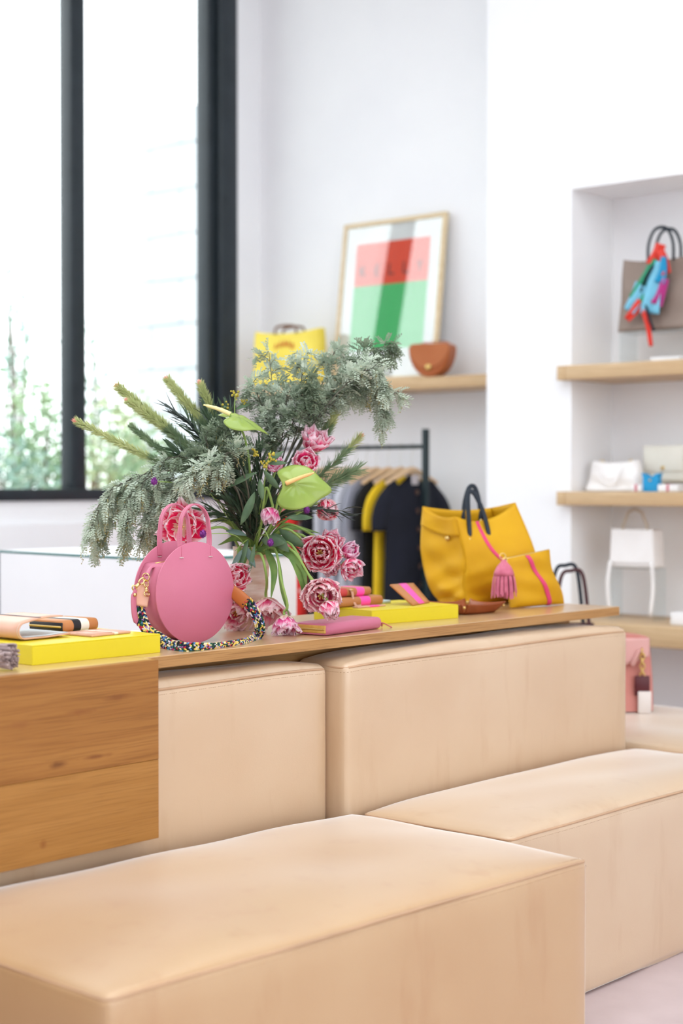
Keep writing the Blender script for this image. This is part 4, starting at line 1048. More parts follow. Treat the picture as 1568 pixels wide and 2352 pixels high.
# ------------------------------------------------------------------ acacia sprays
def frond(b, p, d, up, L, lw, rnd, curl=0.0):
    lw = lw * 1.2; d = d.normalized(); sd = d.cross(up); sd = sd.normalized() if sd.length > 1e-5 else basis(d)[0]; nr = sd.cross(d).normalized(); k = 5
    for i in range(k):
        f = (i + 0.6) / k; c = p + d * L * f + nr * (-curl * f * f * L)
        ll = lw * (1.0 - 0.45 * abs(f - 0.45))
        for s in (-1, 1):
            e = (d * 0.75 + sd * s * 0.75 + nr * rnd.uniform(-.15, .45)).normalized(); w = e.cross(nr).normalized() * ll * 0.27
            b.add([c, c + e*ll*0.5 + w, c + e*ll, c + e*ll*0.5 - w], [(0, 1, 2, 3)])
def acacia(label, group, pts, seed, n=22, tl=0.055, lw=0.010, fl=0.032, f0=0.3, droop=0.0, mi=0, strings=0, m0=(0, 0), twig_r=0.0017):
    rnd = random.Random(seed); P = bez([mouth(*m0)] + [F(*q) for q in pts], 36); N_ = len(P)
    t = thing('acacia_branch', label, 'branch', P[0], group)
    st, lf, sd_ = MB(), MB(), MB(); st.tube(P, [twig_r*1.6*(1 - .65*i/N_) for i in range(N_)], 5)
    for k in range(n):
        f = f0 + (1 - f0) * (k + rnd.random()) / n; x = f*(N_-1); i = min(N_-2, int(x)); p = P[i].lerp(P[i+1], x-i); tg = (P[i+1]-P[i]).normalized()
        a1, a2 = basis(tg); a = rnd.uniform(0, 2*PI); out = a1*math.cos(a) + a2*math.sin(a)
        L = tl * rnd.uniform(.55, 1.15) * (1.15 - 0.55*f); d = (tg*rnd.uniform(.5, 1.0) + out*0.85 + Vector((0, 0, -droop))).normalized()
        Q = bez([p, p + d*L*.55 + Vector((0, 0, .004)), p + d*L + Vector((0, 0, -droop*L*0.5))], 6); st.tube(Q, [twig_r*.55]*len(Q), 4)
        for j in range(1, len(Q)):
            dd = (Q[j]-Q[j-1]).normalized(); b1, b2 = basis(dd)
            for m_ in range(1 + (rnd.random() < 0.3)):
                aa = rnd.uniform(0, 2*PI); o2 = b1*math.cos(aa) + b2*math.sin(aa)
                frond(lf, Q[j], (dd*0.7 + o2*0.8 + Vector((0, 0, -droop*.6))), Vector((rnd.uniform(-.5, .5), rnd.uniform(-.5, .5), 1)), fl*rnd.uniform(.7, 1.1), lw*rnd.uniform(.8, 1.15), rnd, 0.3)
        frond(lf, Q[-1], (Q[-1]-Q[-2]), Vector((rnd.uniform(-.4, .4), rnd.uniform(-.4, .4), 1)), fl, lw, rnd, .3)
        if strings and rnd.random() < strings:
            q = Q[-1]; S = rnd.uniform(.03, .06); w = [q + Vector((rnd.uniform(-.005, .005), rnd.uniform(-.005, .005), -S*s/6)) for s in range(7)]
            sd_.tube(w, 0.0006, 3)
            for s in range(14):
                c = w[min(6, s//2)] + Vector((rnd.uniform(-.003, .003), rnd.uniform(-.003, .003), rnd.uniform(-.004, .004))); sd_.ball(c, 0.0016, 4)
    st.build('twigs', TWIG, t)
    o = lf.build('leaflets', SAGE[mi], t, smooth=False); o['kind'] = 'stuff'
    if sd_.v: o = sd_.build('bud_strings', SEED, t); o['kind'] = 'stuff'
LL, LG = 'drooping silvery acacia branch trailing down at the left of the arrangement', 'acacia branches trailing left'
left = [([(480, 1080, -.06), (350, 1085, -.08), (255, 1130, -.08), (203, 1225, -.08)], 1), ([(470, 1090, -.02), (330, 1100, -.02), (240, 1160, 0), (225, 1240, .0)], 0),
        ([(480, 1090, -.10), (370, 1085, -.12), (300, 1140, -.12), (285, 1238, -.12)], 0), ([(490, 1110, -.08), (400, 1100, -.1), (345, 1150, -.1), (335, 1235, -.1)], 1),
        ([(500, 1120, .0), (420, 1120, .0), (375, 1170, .02), (350, 1215, .02)], 2), ([(480, 1060, -.06), (400, 1050, -.08), (330, 1090, -.08), (262, 1150, -.06)], 0),
        ([(500, 1100, -.12), (440, 1090, -.14), (395, 1130, -.14), (380, 1180, -.14)], 1)]
LLN = ['leftmost silvery acacia branch trailing down below the window sill', 'acacia branch trailing down just right of the leftmost one', 'long drooping acacia branch hanging furthest down left of the bag handles',
       'silvery acacia branch drooping directly left of the bag handles', 'short dark acacia branch behind the bag handles at the left', 'acacia branch arching low across the left window pane', 'silvery acacia branch ending right above the bag handles']
for i, (p, mi) in enumerate(left): acacia(LLN[i], LG, p, 100 + i, n=26, f0=0.46, droop=0.7, mi=mi, strings=0.7, tl=0.05)
CL, CG = 'sage acacia branch in the dense middle of the arrangement', 'acacia branches in the middle'
mid = [([(560, 1120, -.06), (530, 1040, -.08), (515, 985, -.08)], 2), ([(550, 1140, -.14), (510, 1080, -.18), (470, 1070, -.2), (440, 1110, -.2)], 1),
       ([(570, 1130, -.14), (545, 1060, -.18), (520, 1040, -.2), (500, 1090, -.2)], 0), ([(550, 1140, -.08), (480, 1070, -.12), (420, 1050, -.12)], 2), ([(570, 1140, .0), (590, 1050, 0), (610, 990, .02)], 2), ([(560, 1140, -.1), (500, 1090, -.12), (470, 1000, -.10)], 2)]
CLN = ['dark acacia branch rising left of the rear anthurium', 'silver acacia branch nodding over the bag handles in the middle', 'sage acacia branch with hanging buds left of the eucalyptus seeds',
       'dark acacia branch leaning left among the needle branches', 'dark acacia branch standing upright behind the eucalyptus seeds', 'dark acacia branch under the curled blackish leaves']
for i, (p, mi) in enumerate(mid): acacia(CLN[i], CG, p, 200 + i, n=14, f0=0.5, droop=0.2, mi=mi, strings=0.35, tl=0.05)
RL, RG_ = 'grey-green acacia branch spreading up to the right before the framed print', 'acacia branches spreading right'
right = [([(620, 1090, .04), (630, 960, .06), (618, 812, .08)], 0, 20), ([(620, 1080, .02), (610, 960, .02), (578, 880, .02)], 0, 20), ([(640, 1080, .04), (680, 940, .04), (700, 815, .06)], 1, 24), ([(640, 1090, .06), (720, 930, .1), (770, 800, .12)], 0, 26),
         ([(650, 1090, .06), (740, 930, .08), (830, 830, .1)], 0, 28), ([(650, 1090, .02), (760, 920, .02), (850, 850, .02), (905, 905, .02)], 1, 30), ([(650, 1090, .04), (760, 930, .06), (850, 880, .06), (878, 965, .06)], 0, 28),
         ([(650, 1090, .08), (760, 900, .12), (830, 815, .14), (905, 790, .16)], 2, 22), ([(640, 1100, .0), (690, 970, .0), (720, 880, .02)], 2, 24), ([(640, 1100, .06), (700, 980, .08), (780, 900, .08), (820, 900, .08)], 1, 26), ([(630, 1100, .02), (650, 990, .02), (660, 900, .02)], 0, 22)]
RLN = ['slender acacia branch rising before the heart on the yellow tote', 'acacia branch leaning left beside the black window frame', 'silvery acacia branch standing before the middle of the yellow tote', 'acacia branch rising between yellow tote and framed print', 'acacia branch spreading before the green block of the print',
       'silvery acacia branch ending furthest right below the alcove shelf', 'acacia branch drooping at the right before the alcove wall', 'dark acacia branch with the highest tip at right', 'dark acacia branch in the middle of the right hand spread', 'silvery acacia branch above the coral-tipped needle branch', 'acacia branch right above the topmost tulip']
for i, (p, mi, n) in enumerate(right): acacia(RLN[i], RG_, p, 300 + i, n=n, f0=0.56, droop=0.25, mi=mi, strings=0.25 if i in (5, 6) else 0.05, tl=0.055)

# ------------------------------------------------------------------ eucalyptus with seed clusters, dark curled leaves, filler leaves, globe flowers
EUS = mat('eucalyptus_seed', (190, 172, 66), rough=0.6, col2=(168, 156, 60), nscale=50)
def flat_leaf(b, p, d, nrm, L, w, bend=0.2):
    d = d.normalized(); s = d.cross(nrm); s = s.normalized() if s.length > 1e-5 else basis(d)[0]; nr = s.cross(d).normalized(); vs = []; K = 7
    for j in range(K + 1):
        v = j / K; ww = w * math.sin(PI * (v*0.97 + .015)) ** 0.8; c = p + d*L*v - nr*bend*L*v*v
        vs += [c - s*ww + nr*ww*.25, c, c + s*ww + nr*ww*.25]
    b.add(vs, [(j*3+i, j*3+i+1, (j+1)*3+i+1, (j+1)*3+i) for j in range(K) for i in range(2)])
def eucalyptus(label, pts, leaves, seed, clusters=(), m0=(0, 0), m=None):
    rnd = random.Random(seed); P = bez([mouth(*m0)] + [F(*q) for q in pts], 20)
    t = thing('eucalyptus_stem', label, 'branch', P[0], 'eucalyptus stems of the arrangement')
    b = MB(); b.tube(P, [0.0022*(1-.5*i/len(P)) for i in range(len(P))], 6); b.build('stem', STEMG, t)
    for (p0, p1, w) in leaves:
        a, e = F(*p0), F(*p1); b = MB(); nr = (-FWD + Vector((rnd.uniform(-.5, .5), rnd.uniform(-.5, .5), rnd.uniform(0, .6)))).normalized()
        flat_leaf(b, a, e - a, nr, (e - a).length, w, 0.15); b.build('leaf', m or DLEAF, t, solid=0.0006)
    for (c, r, k) in clusters:
        b = MB(); C = F(*c)
        for i in range(k): b.ball(C + Vector([rnd.uniform(-1, 1)*r for _ in range(3)]), 0.0034*rnd.uniform(.7, 1.2), 6)
        o = b.build('seed_cluster', EUS, t)
    return t
eucalyptus('eucalyptus stem with golden seeds in the middle of the arrangement', [(600, 1150, -.12), (615, 1060, -.16), (622, 1035, -.16)],
           [((590, 1085, -.16), (520, 1115, -.17), .0085), ((596, 1100, -.17), (602, 1150, -.18), .008), ((602, 1070, -.16), (650, 1035, -.16), .008), ((605, 1080, -.17), (640, 1125, -.18), .009), ((585, 1130, -.16), (556, 1205, -.18), .011), ((610, 1065, -.16), (660, 1060, -.14), .007)], 1,
           (((622, 1050, -.17), .010, 12), ((605, 1065, -.17), .009, 9), ((585, 1038, -.16), .010, 10)))
eucalyptus('eucalyptus sprig with yellow buds at the top beside the black frame', [(560, 1060, .0), (540, 960, .0), (540, 905, .0)],
           [((540, 960, 0), (510, 930, .0), .007), ((541, 940, 0), (575, 925, 0), .006)], 2, (((540, 908, 0), .012, 12), ((560, 925, 0), .008, 8), ((515, 932, 0), .010, 10)))
eucalyptus('dark leafy eucalyptus stem low in front of the vase mouth', [(600, 1230, -.10), (640, 1235, -.14)],
           [((600, 1240, -.13), (650, 1245, -.17), .015), ((625, 1225, -.13), (660, 1265, -.16), .014), ((640, 1215, -.12), (700, 1260, -.12), .013), ((570, 1240, -.12), (548, 1300, -.15), .009), ((585, 1250, -.13), (572, 1318, -.15), .006), ((655, 1190, -.10), (720, 1185, -.08), .009)], 3)
eucalyptus('leafy stem with bluish leaves low at the left of the vase', [(570, 1240, -.08), (540, 1265, -.12)],
           [((560, 1250, -.12), (585, 1300, -.15), .009), ((556, 1262, -.13), (530, 1310, -.15), .007), ((566, 1230, -.12), (520, 1215, -.12), .009)], 4, m=leaf_mat('blue_leaf', (122, 146, 136), (104, 128, 118), .45))
def filler(label, group, pts, seed, n=60, L=0.055, w=0.0028, m=None, f0=0.25, name='filler_branch', curl=0.3):
    rnd = random.Random(seed); P = bez([mouth()] + [F(*q) for q in pts], 24); N_ = len(P); t = thing(name, label, 'branch', P[0], group)
    b = MB(); b.tube(P, [0.0024*(1-.6*i/N_) for i in range(N_)], 5); b.build('stem', TWIG, t); b = MB()
    for k in range(n):
        f = f0 + (1-f0)*(k + rnd.random())/n; i = min(N_-2, int(f*(N_-1))); p = P[i]; tg = (P[i+1]-P[i]).normalized(); a1, a2 = basis(tg); a = rnd.uniform(0, 2*PI); o = a1*math.cos(a)+a2*math.sin(a)
        flat_leaf(b, p, tg*.9 + o*.8, o, L*rnd.uniform(.6, 1.1), w*rnd.uniform(.7, 1.2), curl*rnd.uniform(-.3, 1.6))
    o = b.build('leaves', m or DLEAF, t); o['kind'] = 'stuff'
DK = leaf_mat('deep_green_leaf', (84, 104, 80), (66, 86, 66), .5)
FL, FG = 'dark narrow-leaved filler branch deep inside the arrangement', 'dark filler branches'
for i, p in enumerate(([(560, 1170, -.04), (500, 1060, -.04)], [(575, 1160, -.06), (550, 1040, -.06)], [(590, 1160, -.04), (600, 1030, -.02)], [(600, 1170, -.02), (650, 1060, .02)], [(560, 1190, -.08), (480, 1120, -.08)], [(600, 1190, -.06), (660, 1130, -.04)], [(580, 1180, .04), (540, 1080, .06)], [(600, 1200, .0), (690, 1170, .02)], [(560, 1200, -.04), (470, 1170, -.02)], [(590, 1190, -.10), (570, 1110, -.10)], [(600, 1170, .06), (640, 1000, .08)], [(560, 1160, .02), (440, 1060, .04)], [(550, 1120, -.02), (480, 1030, -.04), (430, 970, -.04)], [(555, 1110, .0), (500, 1000, .0), (480, 950, .0)], [(540, 1130, -.04), (450, 1070, -.06), (400, 1030, -.06)], [(570, 1100, .02), (540, 1000, .02), (520, 945, .02)])):
    filler(FL, FG, p, 400 + i, n=70, m=DK, L=0.06, w=0.0034)
filler('tangle of curled blackish leaves before the black window frame', 'dark curled leaves', [(540, 1100, .0), (470, 1010, -.04), (400, 945, -.06)], 450, n=46, L=0.045, w=0.0026, m=CURL, f0=0.55, curl=1.2, name='curled_branch')
filler('sprig of blackish leaves reaching right before the clothes', 'dark curled leaves', [(640, 1190, -.04), (720, 1170, -.04), (805, 1175, -.04)], 451, n=26, L=0.05, w=0.003, m=CURL, f0=0.55, curl=0.6, name='curled_branch')
filler('dark thin-leaved sprig hanging under the large rose-pink tulip', 'dark curled leaves', [(650, 1240, -.06), (705, 1290, -.08), (720, 1350, -.08)], 452, n=30, L=0.04, w=0.0022, m=CURL, f0=0.4, curl=0.6, name='curled_branch')
PURP = mat('globe_purple', (140, 62, 150), rough=0.6, col2=(112, 44, 124), nscale=90)
def globe(label, px, py, dd, stem, seed):
    c = F(px, py, dd); t = thing('globe_flower', label, 'flower', c, 'purple globe flowers'); rnd = random.Random(seed); b = MB(); b.ball(c, 0.0085, 10)
    for k in range(110):
        d = Vector([rnd.gauss(0, 1) for _ in range(3)]).normalized(); s = basis(d)[0]*0.0016; p = c + d*0.0075
        b.add([p - s, p + s, p + d*0.0048], [(0, 1, 2)])
    b.build('head', PURP, t)
    b = MB(); P = bez([mouth()] + [F(*q) for q in stem] + [c], 14); b.tube(P, 0.0013, 5); b.build('stem', STEMG, t)
globe('purple globe flower among the trailing branches at the left', 354, 1106, -.20, [(480, 1130, -.10), (410, 1110, -.12)], 1)
globe('purple globe flower right beside the bag handles', 466, 1226, -.27, [(540, 1230, -.16)], 2)
globe('purple globe flower hanging just above the vase', 621, 1246, -.17, [(590, 1225, -.1), (605, 1215, -.16)], 3)
globe('purple globe flower below the lime anthurium', 704, 1171, -.10, [(630, 1210, -.06)], 4)
globe('tiny purple globe flower behind the trailing acacia', 410, 1120, -.06, [(500, 1150, -.06)], 5)
# ================================================================== mustard tote and what stands with it
MUST = mat('mustard_leather', (208, 158, 8), rough=0.6, spec=0.25, col2=(196, 143, 3), nscale=5, bump=0.25, bscale=220)
MAG = mat('magenta_stripe', (222, 66, 118), rough=0.5)
NAVYL = mat('navy_handle', (30, 40, 52), rough=0.35)
def soft_panel_bag():
    base = {'A': Vector((4.115, 3.185, ZT)), 'B': Vector((4.085, 3.055, ZT)), 'C': Vector((4.325, 3.03, ZT)), 'D': Vector((4.335, 3.165, ZT))}
    dB = (base['B'] - CAM).dot(FWD)
    top = {'A': at_d(972, 1163, dB + 0.10), 'B': at_d(1046, 1186, dB - 0.0), 'C': at_d(1183, 1154, dB + 0.10), 'D': at_d(1128, 1166, dB + 0.17)}
    midp = {'A': at_d(966, 1262, dB + 0.12), 'B': at_d(1068, 1290, dB - 0.01), 'C': at_d(1228, 1268, dB + 0.06), 'D': at_d(1150, 1270, dB + 0.2)}
    low = {'A': at_d(984, 1345, dB + 0.10), 'B': at_d(1064, 1345, dB + 0.0), 'C': at_d(1236, 1345, dB + 0.06), 'D': at_d(1160, 1340, dB + 0.17)}
    t = thing('mustard_tote', 'large slouchy mustard leather tote with dark handles and magenta stripe', 'tote bag', Vector((4.2, 3.1, ZT)))
    cr = {k: bez([base[k] + Vector((0, 0, .002)), low[k], midp[k], top[k]], 24) for k in 'ABCD'}
    n = len(cr['A'])
    def corner(k, v):
        x = v * (n - 1); i = min(n - 2, int(x)); return cr[k][i].lerp(cr[k][i+1], x - i)
    def face(k0, k1, bulge, sag, folds, seed):
        def fn(u, v):
            a, c = corner(k0, v), corner(k1, v); p = a.lerp(c, u); d = (c - a); nr = Vector((d.y, -d.x, 0)).normalized()
            e = 4*u*(1-u)
            p = p + nr * (bulge * e * math.sin(PI * min(1, v*1.05)) + folds * e**.5 * (math.sin(v*15 + u*4 + seed) * 0.6 + math.sin(v*26 - u*6 + seed*2) * 0.35) * (1 - 0.55*v))
            p.z -= sag * e * max(0, v - 0.55) / 0.45
            return p
        return fn
    fr = face('B', 'C', 0.018, 0.034, 0.010, 0.4); gs = face('A', 'B', -0.006, 0.016, 0.017, 1.7); bk = face('C', 'D', 0.01, 0.0, 0.006, 2.2); bb = face('D', 'A', 0.01, 0.01, 0.004, 0.9)
    b = MB(); b.grid(fr, 22, 30); b.build('front_panel', MUST, t, solid=0.003)
    b = MB(); b.grid(gs, 14, 30); b.build('gusset', MUST, t, solid=0.003)
    b = MB(); b.grid(bk, 14, 30); b.build('gusset', MUST, t, solid=0.003)
    b = MB(); b.grid(bb, 18, 30); b.build('back_panel', MUST, t, solid=0.003)
    b = MB(); b.add([base[k] + Vector((0, 0, .003)) for k in 'BCDA'], [(0, 1, 2, 3)]); b.build('bottom', MUST, t, solid=0.003)
    # folded collar of the gusset, with its snap
    def coll(u, v):
        p = gs(u, 0.86 + 0.14*v); q = (gs(u, 0.86) - gs(u, 1.0)); d = (corner('B', .9) - corner('A', .9)); nr = Vector((d.y, -d.x, 0)).normalized()
        return p + nr * (0.004 + 0.006*math.sin(PI*u)*(1-v))
    b = MB(); b.grid(coll, 12, 6); b.build('collar', MUST, t, solid=0.002)
    sp_ = gs(0.68, 0.84); d = (corner('B', .9) - corner('A', .9)); nr = Vector((d.y, -d.x, 0)).normalized()
    b = MB(); b.lathe([(0, 0), (.008, 0), (.008, .004), (.004, .007), (0, .008)], 12, sp_ + nr*0.006, axis=nr); b.build('snap', BRASS, t)
    fN = (corner('C', .5) - corner('B', .5)); fN = Vector((fN.y, -fN.x, 0)).normalized()
    def uc(v):
        q = max(0.0, min(1.0, (0.88 - v) / 0.45)); return 0.36 + 0.30 * q*q*(3 - 2*q)
    b = MB(); b.grid(lambda u, v: fr(uc(0.25 + .75*v) + (u - .5)*0.055, 0.25 + .75*v) + fN*0.0022, 3, 24); b.build('stripe', MAG, t, solid=0.001)
    # handles: two dark straps
    def strap(p0, p1, h, lean, nm):
        up = Vector((0, 0, 1)); m_ = (p0 + p1)/2
        P = bez([p0 + Vector((0, 0, -.035)), p0, p0.lerp(m_, .25) + up*h*0.55 + lean*.5, p0.lerp(m_, .7) + up*h*0.95 + lean, p1.lerp(m_, .7) + up*h*0.95 + lean, p1.lerp(m_, .25) + up*h*0.55 + lean*.5, p1, p1 + Vector((0, 0, -.035))], 40)
        b = MB(); b.tube(P, 0.0075, 8, flat=0.4, up=fN); o = b.build(nm, NAVYL, t)
        b = MB()
        for q in (P[1], P[-2]): b.lathe([(0, 0), (.005, 0), (.005, .003), (0, .004)], 10, q + fN*0.003, axis=fN)
        b.build('rivet', BRASS, o)
    strap(fr(0.17, 0.92) + fN*0.005, fr(0.46, 0.91) + fN*0.005, 0.125, Vector((0, 0.03, 0)), 'handle')
    strap(bb(0.42, 0.98), bb(0.17, 0.98), 0.085, Vector((0, 0, 0)), 'handle')
    return t
soft_panel_bag()
# --- flat pouch leaning on the tote
def pouch():
    BL, BR = at_z(1171, 1398, ZT), at_z(1293, 1389, ZT); d0 = (BL - CAM).dot(FWD)
    TL, TR = at_d(1158, 1284, d0 + 0.0), at_d(1257, 1263, d0 + 0.06)
    t = thing('mustard_pouch', 'mustard leather pouch with a magenta stripe leaning against the big tote', 'pouch', (BL + BR)/2)
    d = (BR - BL); nr = Vector((d.y, -d.x, 0)).normalized()
    def S(side):
        def fn(u, v):
            p = (BL*(1-u) + BR*u)*(1-v) + (TL*(1-u) + TR*u)*v
            e = (1 - abs(2*u-1)**3) * (1 - abs(2*v-1)**4) ** 0.7
            p = p + nr*side*(0.004 + 0.026*e*(1 - 0.55*v) + 0.004*e*math.sin(v*13 + u*3)) + (TR - TL).normalized() * (-0.008*math.sin(PI*v)*(1 - u)*0 + 0.006*math.sin(v*7)*u)
            p.z = max(p.z, ZT + 0.0025); return p
        return fn
    f = S(1); g = S(-0.55)
    b = MB(); b.grid(f, 20, 22); b.grid(lambda u, v: g(1-u, v), 20, 22)
    for (uu, vv) in ((None, 0.0), (None, 1.0), (0.0, None), (1.0, None)):
        b.grid((lambda u, v, uu=uu, vv=vv: (f(u if uu is None else uu, u if vv is None else vv)).lerp(g(u if uu is None else uu, u if vv is None else vv), v)), 20, 2)
    b.build('body', MUST, t)
    b = MB(); b.grid(lambda u, v: f(0.50 + 0.16*(1-v) + 0.03*math.sin(v*PI) - 0.04*v + (u - .5)*0.085, 0.01 + .98*v) + nr*0.0016, 3, 20); b.build('stripe', MAG, t, solid=0.001)
    b = MB(); b.tube([g(k/10, 0.985).lerp(f(k/10, 0.985), .5) + Vector((0, 0, .002)) for k in range(11)], 0.0028, 6); b.build('zip', BRASS, t)
    # gold ring and pink tassel
    r0 = at_d(1154, 1278, d0 - 0.035)
    b = MB(); 
    for q, rr in ((r0, 0.009), (r0 + toward(.006, 0, -.012), 0.007)): b.tube([q + toward(math.cos(a)*rr, math.sin(a)*rr*.3, math.sin(a)*rr) for a in [2*PI*i/14 for i in range(14)]], 0.0018, 6, closed=True)
    b.build('ring', BRASS, t)
    tt = thing('pink_tassel', 'dusty pink leather tassel hanging from the mustard pouch', 'tassel', at_d(1157, 1376, d0 - 0.035))
    c0 = at_d(1157, 1293, d0 - 0.035); PT = mat('dusty_pink_leather', (206, 112, 136), rough=0.5, col2=(190, 96, 120), nscale=40)
    b = MB(); b.lathe([(0.0, 0.012), (0.006, 0.010), (0.010, 0.002), (0.021, -0.010), (0.029, -0.026), (0.032, -.038), (0.026, -.038), (0, -.02)], 20, c0); b.build('cap', PT, tt)
    rnd = random.Random(3); b = MB()
    for k in range(96):
        a = 2*PI*k/96*3 + rnd.uniform(-.1, .1); r1 = 0.0255*(0.5 + 0.5*((k % 3)/2)); L = rnd.uniform(.085, .108)
        P = bez([c0 + toward(math.cos(a)*r1*.6, math.sin(a)*r1*.6, -.008), c0 + toward(math.cos(a)*r1*1.25, math.sin(a)*r1*1.25, -.045), c0 + toward(math.cos(a)*r1*1.5, math.sin(a)*r1*1.45, -L)], 8)
        b.tube(P, 0.0026, 4, flat=0.5, up=toward(math.cos(a), math.sin(a)))
    o = b.build('fringe', PT, tt, smooth=False); o['kind'] = 'stuff'
pouch()
# --- brown leather valet tray
BRN = mat('chestnut_leather', (150, 78, 38), rough=0.42, col2=(136, 66, 30))
def tray():
    L, R = at_z(1052, 1413, ZT), at_z(1122, 1409, ZT); c = (L + R)/2 + Vector((0.03, 0.05, 0)); ang = math.radians(-8); xf = R_z(Vector((c.x, c.y, ZT + .001)), ang)
    t = thing('leather_tray', 'chestnut leather valet tray with snapped corners between yellow box and tote', 'tray', xf @ Vector((0, 0, 0)))
    w, d, h, fl = 0.062, 0.055, 0.031, 0.020
    b = MB(); b.rbox((-w, -d, 0), (w, d, 0.003), .001, 1, xf=xf); b.build('base', BRN, t)
    co = [(-w, -d), (w, -d), (w, d), (-w, d)]
    for i in range(4):
        p, q = Vector((*co[i], 0)), Vector((*co[(i+1) % 4], 0)); e = (q - p).normalized(); out = Vector((e.y, -e.x, 0))
        def fn(u, v):
            s = u*2 - 1; x = p.lerp(q, u); k = v
            pin = 0.012*abs(s)**3*k; ext = fl*k*(0.6 + 0.9*abs(s)**2)
            return xf @ (x + out*ext + e*s*(fl*0.9*k*abs(s)**2) + Vector((0, 0, 0.002 + h*k*(0.82 + 0.18*abs(s)**3))))
        b = MB(); b.grid(fn, 16, 5); b.build('wall', BRN, t, solid=0.003)
    for i in range(4):
        p = Vector((*co[i], 0)); o_ = Vector((p.x/w, p.y/d, 0)); c_ = xf @ (p + Vector((o_.x*fl*.95, o_.y*fl*.95, 0.022)))
        b = MB(); b.ball(c_, 0.0045, 8); b.build('snap', BRASS, t)
tray()
# --- bag standing on the bench behind the counter end: only its handles rise above the counter
ZB3 = 0.463
def behind_tote():
    c = at_d(1316, 1108, 5.93); c.z = ZB3
    DKB = mat('oxblood_bag', (74, 44, 48), rough=0.45); t = thing('dark_tote', 'dark tote whose arched handles rise behind the counter end', 'tote bag', c)
    ax = toward(1, .0).normalized(); dp = toward(0, 1).normalized(); top = 0.735 - ZB3
    b = MB()
    def rf(u, v):
        a = 2*PI*u; w = 0.085*(1 - .12*v); dd = 0.045*(1 - .5*v); x = math.copysign(abs(math.cos(a))**.5, math.cos(a))*w; y = math.copysign(abs(math.sin(a))**.5, math.sin(a))*dd
        return c + ax*x + dp*y + Vector((0, 0, 0.002 + top*v))
    b.grid(rf, 32, 8, closeu=True); b.build('body', DKB, t, solid=0.003)
    b = MB(); b.add([rf(i/16, 0) for i in range(16)], [tuple(range(16))]); b.build('bottom', DKB, t)
    for k, (dy, sh) in enumerate(((-.035, 0.0), (.03, -.012))):
        zt = 1.25 - (1310 - 1108 - k*10)/FPX*5.93 - ZB3
        P = bez([c + ax*(.055 + sh) + dp*dy + Vector((0, 0, top - .03)), c + ax*(.052 + sh) + dp*dy + Vector((0, 0, top + .02)), c + ax*(.03 + sh) + dp*dy + Vector((0, 0, zt - .015)), c + ax*(-.012 + sh) + dp*dy + Vector((0, 0, zt)), c + ax*(-.05 + sh) + dp*dy + Vector((0, 0, zt - .03)), c + ax*(-.07 + sh) + dp*dy + Vector((0, 0, top - .03))], 30)
        b = MB(); b.tube(P, 0.007, 8, flat=0.5, up=dp); b.build('handle', DKB if k == 0 else NAVYL, t)
behind_tote()
# --- pink travel bag on the end bench
def duffel():
    PB = mat('salmon_leather', (196, 122, 112), rough=0.5, col2=(204, 138, 130), nscale=6); PB2 = mat('pale_salmon', (214, 164, 160), rough=0.45)
    d0 = 5.56; c = at_d(1410, 1108, d0 + 0.08); c.z = ZB3
    t = thing('travel_bag', 'pink leather travel bag with hanging tags beside the back cushion', 'travel bag', c)
    ax = toward(1, .0).normalized(); dp = toward(0, 1).normalized(); xr = (1497 - 1410)/FPX*(d0 + .08); H = 1.25 - (1462 - 1108)/FPX*d0 - ZB3
    b = MB()
    def rf(u, v):
        a = 2*PI*u; w = xr*(1 - .10*v**2); dd = 0.085*(1 - .35*v**2); x = math.copysign(abs(math.cos(a))**.4, math.cos(a))*w; y = math.copysign(abs(math.sin(a))**.5, math.sin(a))*dd
        return c + ax*x + dp*y + Vector((0, 0, 0.002 + H*(v if v < .9 else .9 + .1*math.sin((v-.9)*5*PI)) + 0.02*v*math.cos(a)*-1*0.6))
    b.grid(rf, 40, 14, closeu=True); b.add([rf(i/20, 0) for i in range(20)], [tuple(range(19, -1, -1))]); b.add([rf(i/20, 1) for i in range(20)], [tuple(range(20))]); b.build('body', PB, t)
    b = MB(); b.grid(lambda u, v: c + ax*(xr*(0.1 + .72*u)) + dp*(-0.088 + .03*v*0 - .004*math.sin(PI*u)) + Vector((0, 0, H*(1.0 - .34*v*(1.1 - u*.4)) - .005 + .0*u)), 10, 8); b.build('flap', PB2, t, solid=0.004)
    q = c + ax*xr*0.62 - dp*0.098
    b = MB(); b.rbox((-.012, -.003, -.03), (.012, .003, .03), .004, 2, xf=Matrix.Translation(q + ax*-.02 + Vector((0, 0, H*.72))) @ Matrix.Rotation(0.5, 4, FWD)); b.build('buckle_strap', PB2, t)
    b = MB()
    for k in range(6):
        p = q + Vector((0, 0, H*(.80 - .062*k))); b.tube([p + ax*math.cos(a)*(.008 if k % 2 else .003) + dp*math.cos(a)*(.0 if k % 2 else .008) + Vector((0, 0, math.sin(a)*.013)) for a in [2*PI*i/12 for i in range(12)]], 0.0026, 6, closed=True)
    b.build('chain', BRASS, t)
    Wn = mat('wine_tag', (84, 26, 34), rough=0.3); 
    b = MB(); b.rbox((-.026, -.003, -.034), (.026, .003, .034), .010, 3, xf=Matrix.Translation(q + Vector((0, 0, H*.36))) @ Matrix.Rotation(YAW - PI/2, 4, 'Z')); b.build('wine_tag', Wn, t)
    b = MB(); b.rbox((-.023, -.003, -.038), (.023, .003, .038), .004, 2, xf=Matrix.Translation(q - dp*.003 + ax*.008 + Vector((0, 0, H*.14))) @ Matrix.Rotation(YAW - PI/2, 4, 'Z')); b.build('white_tag', mat('white_leather', (228, 220, 216), rough=.45), t)
duffel()

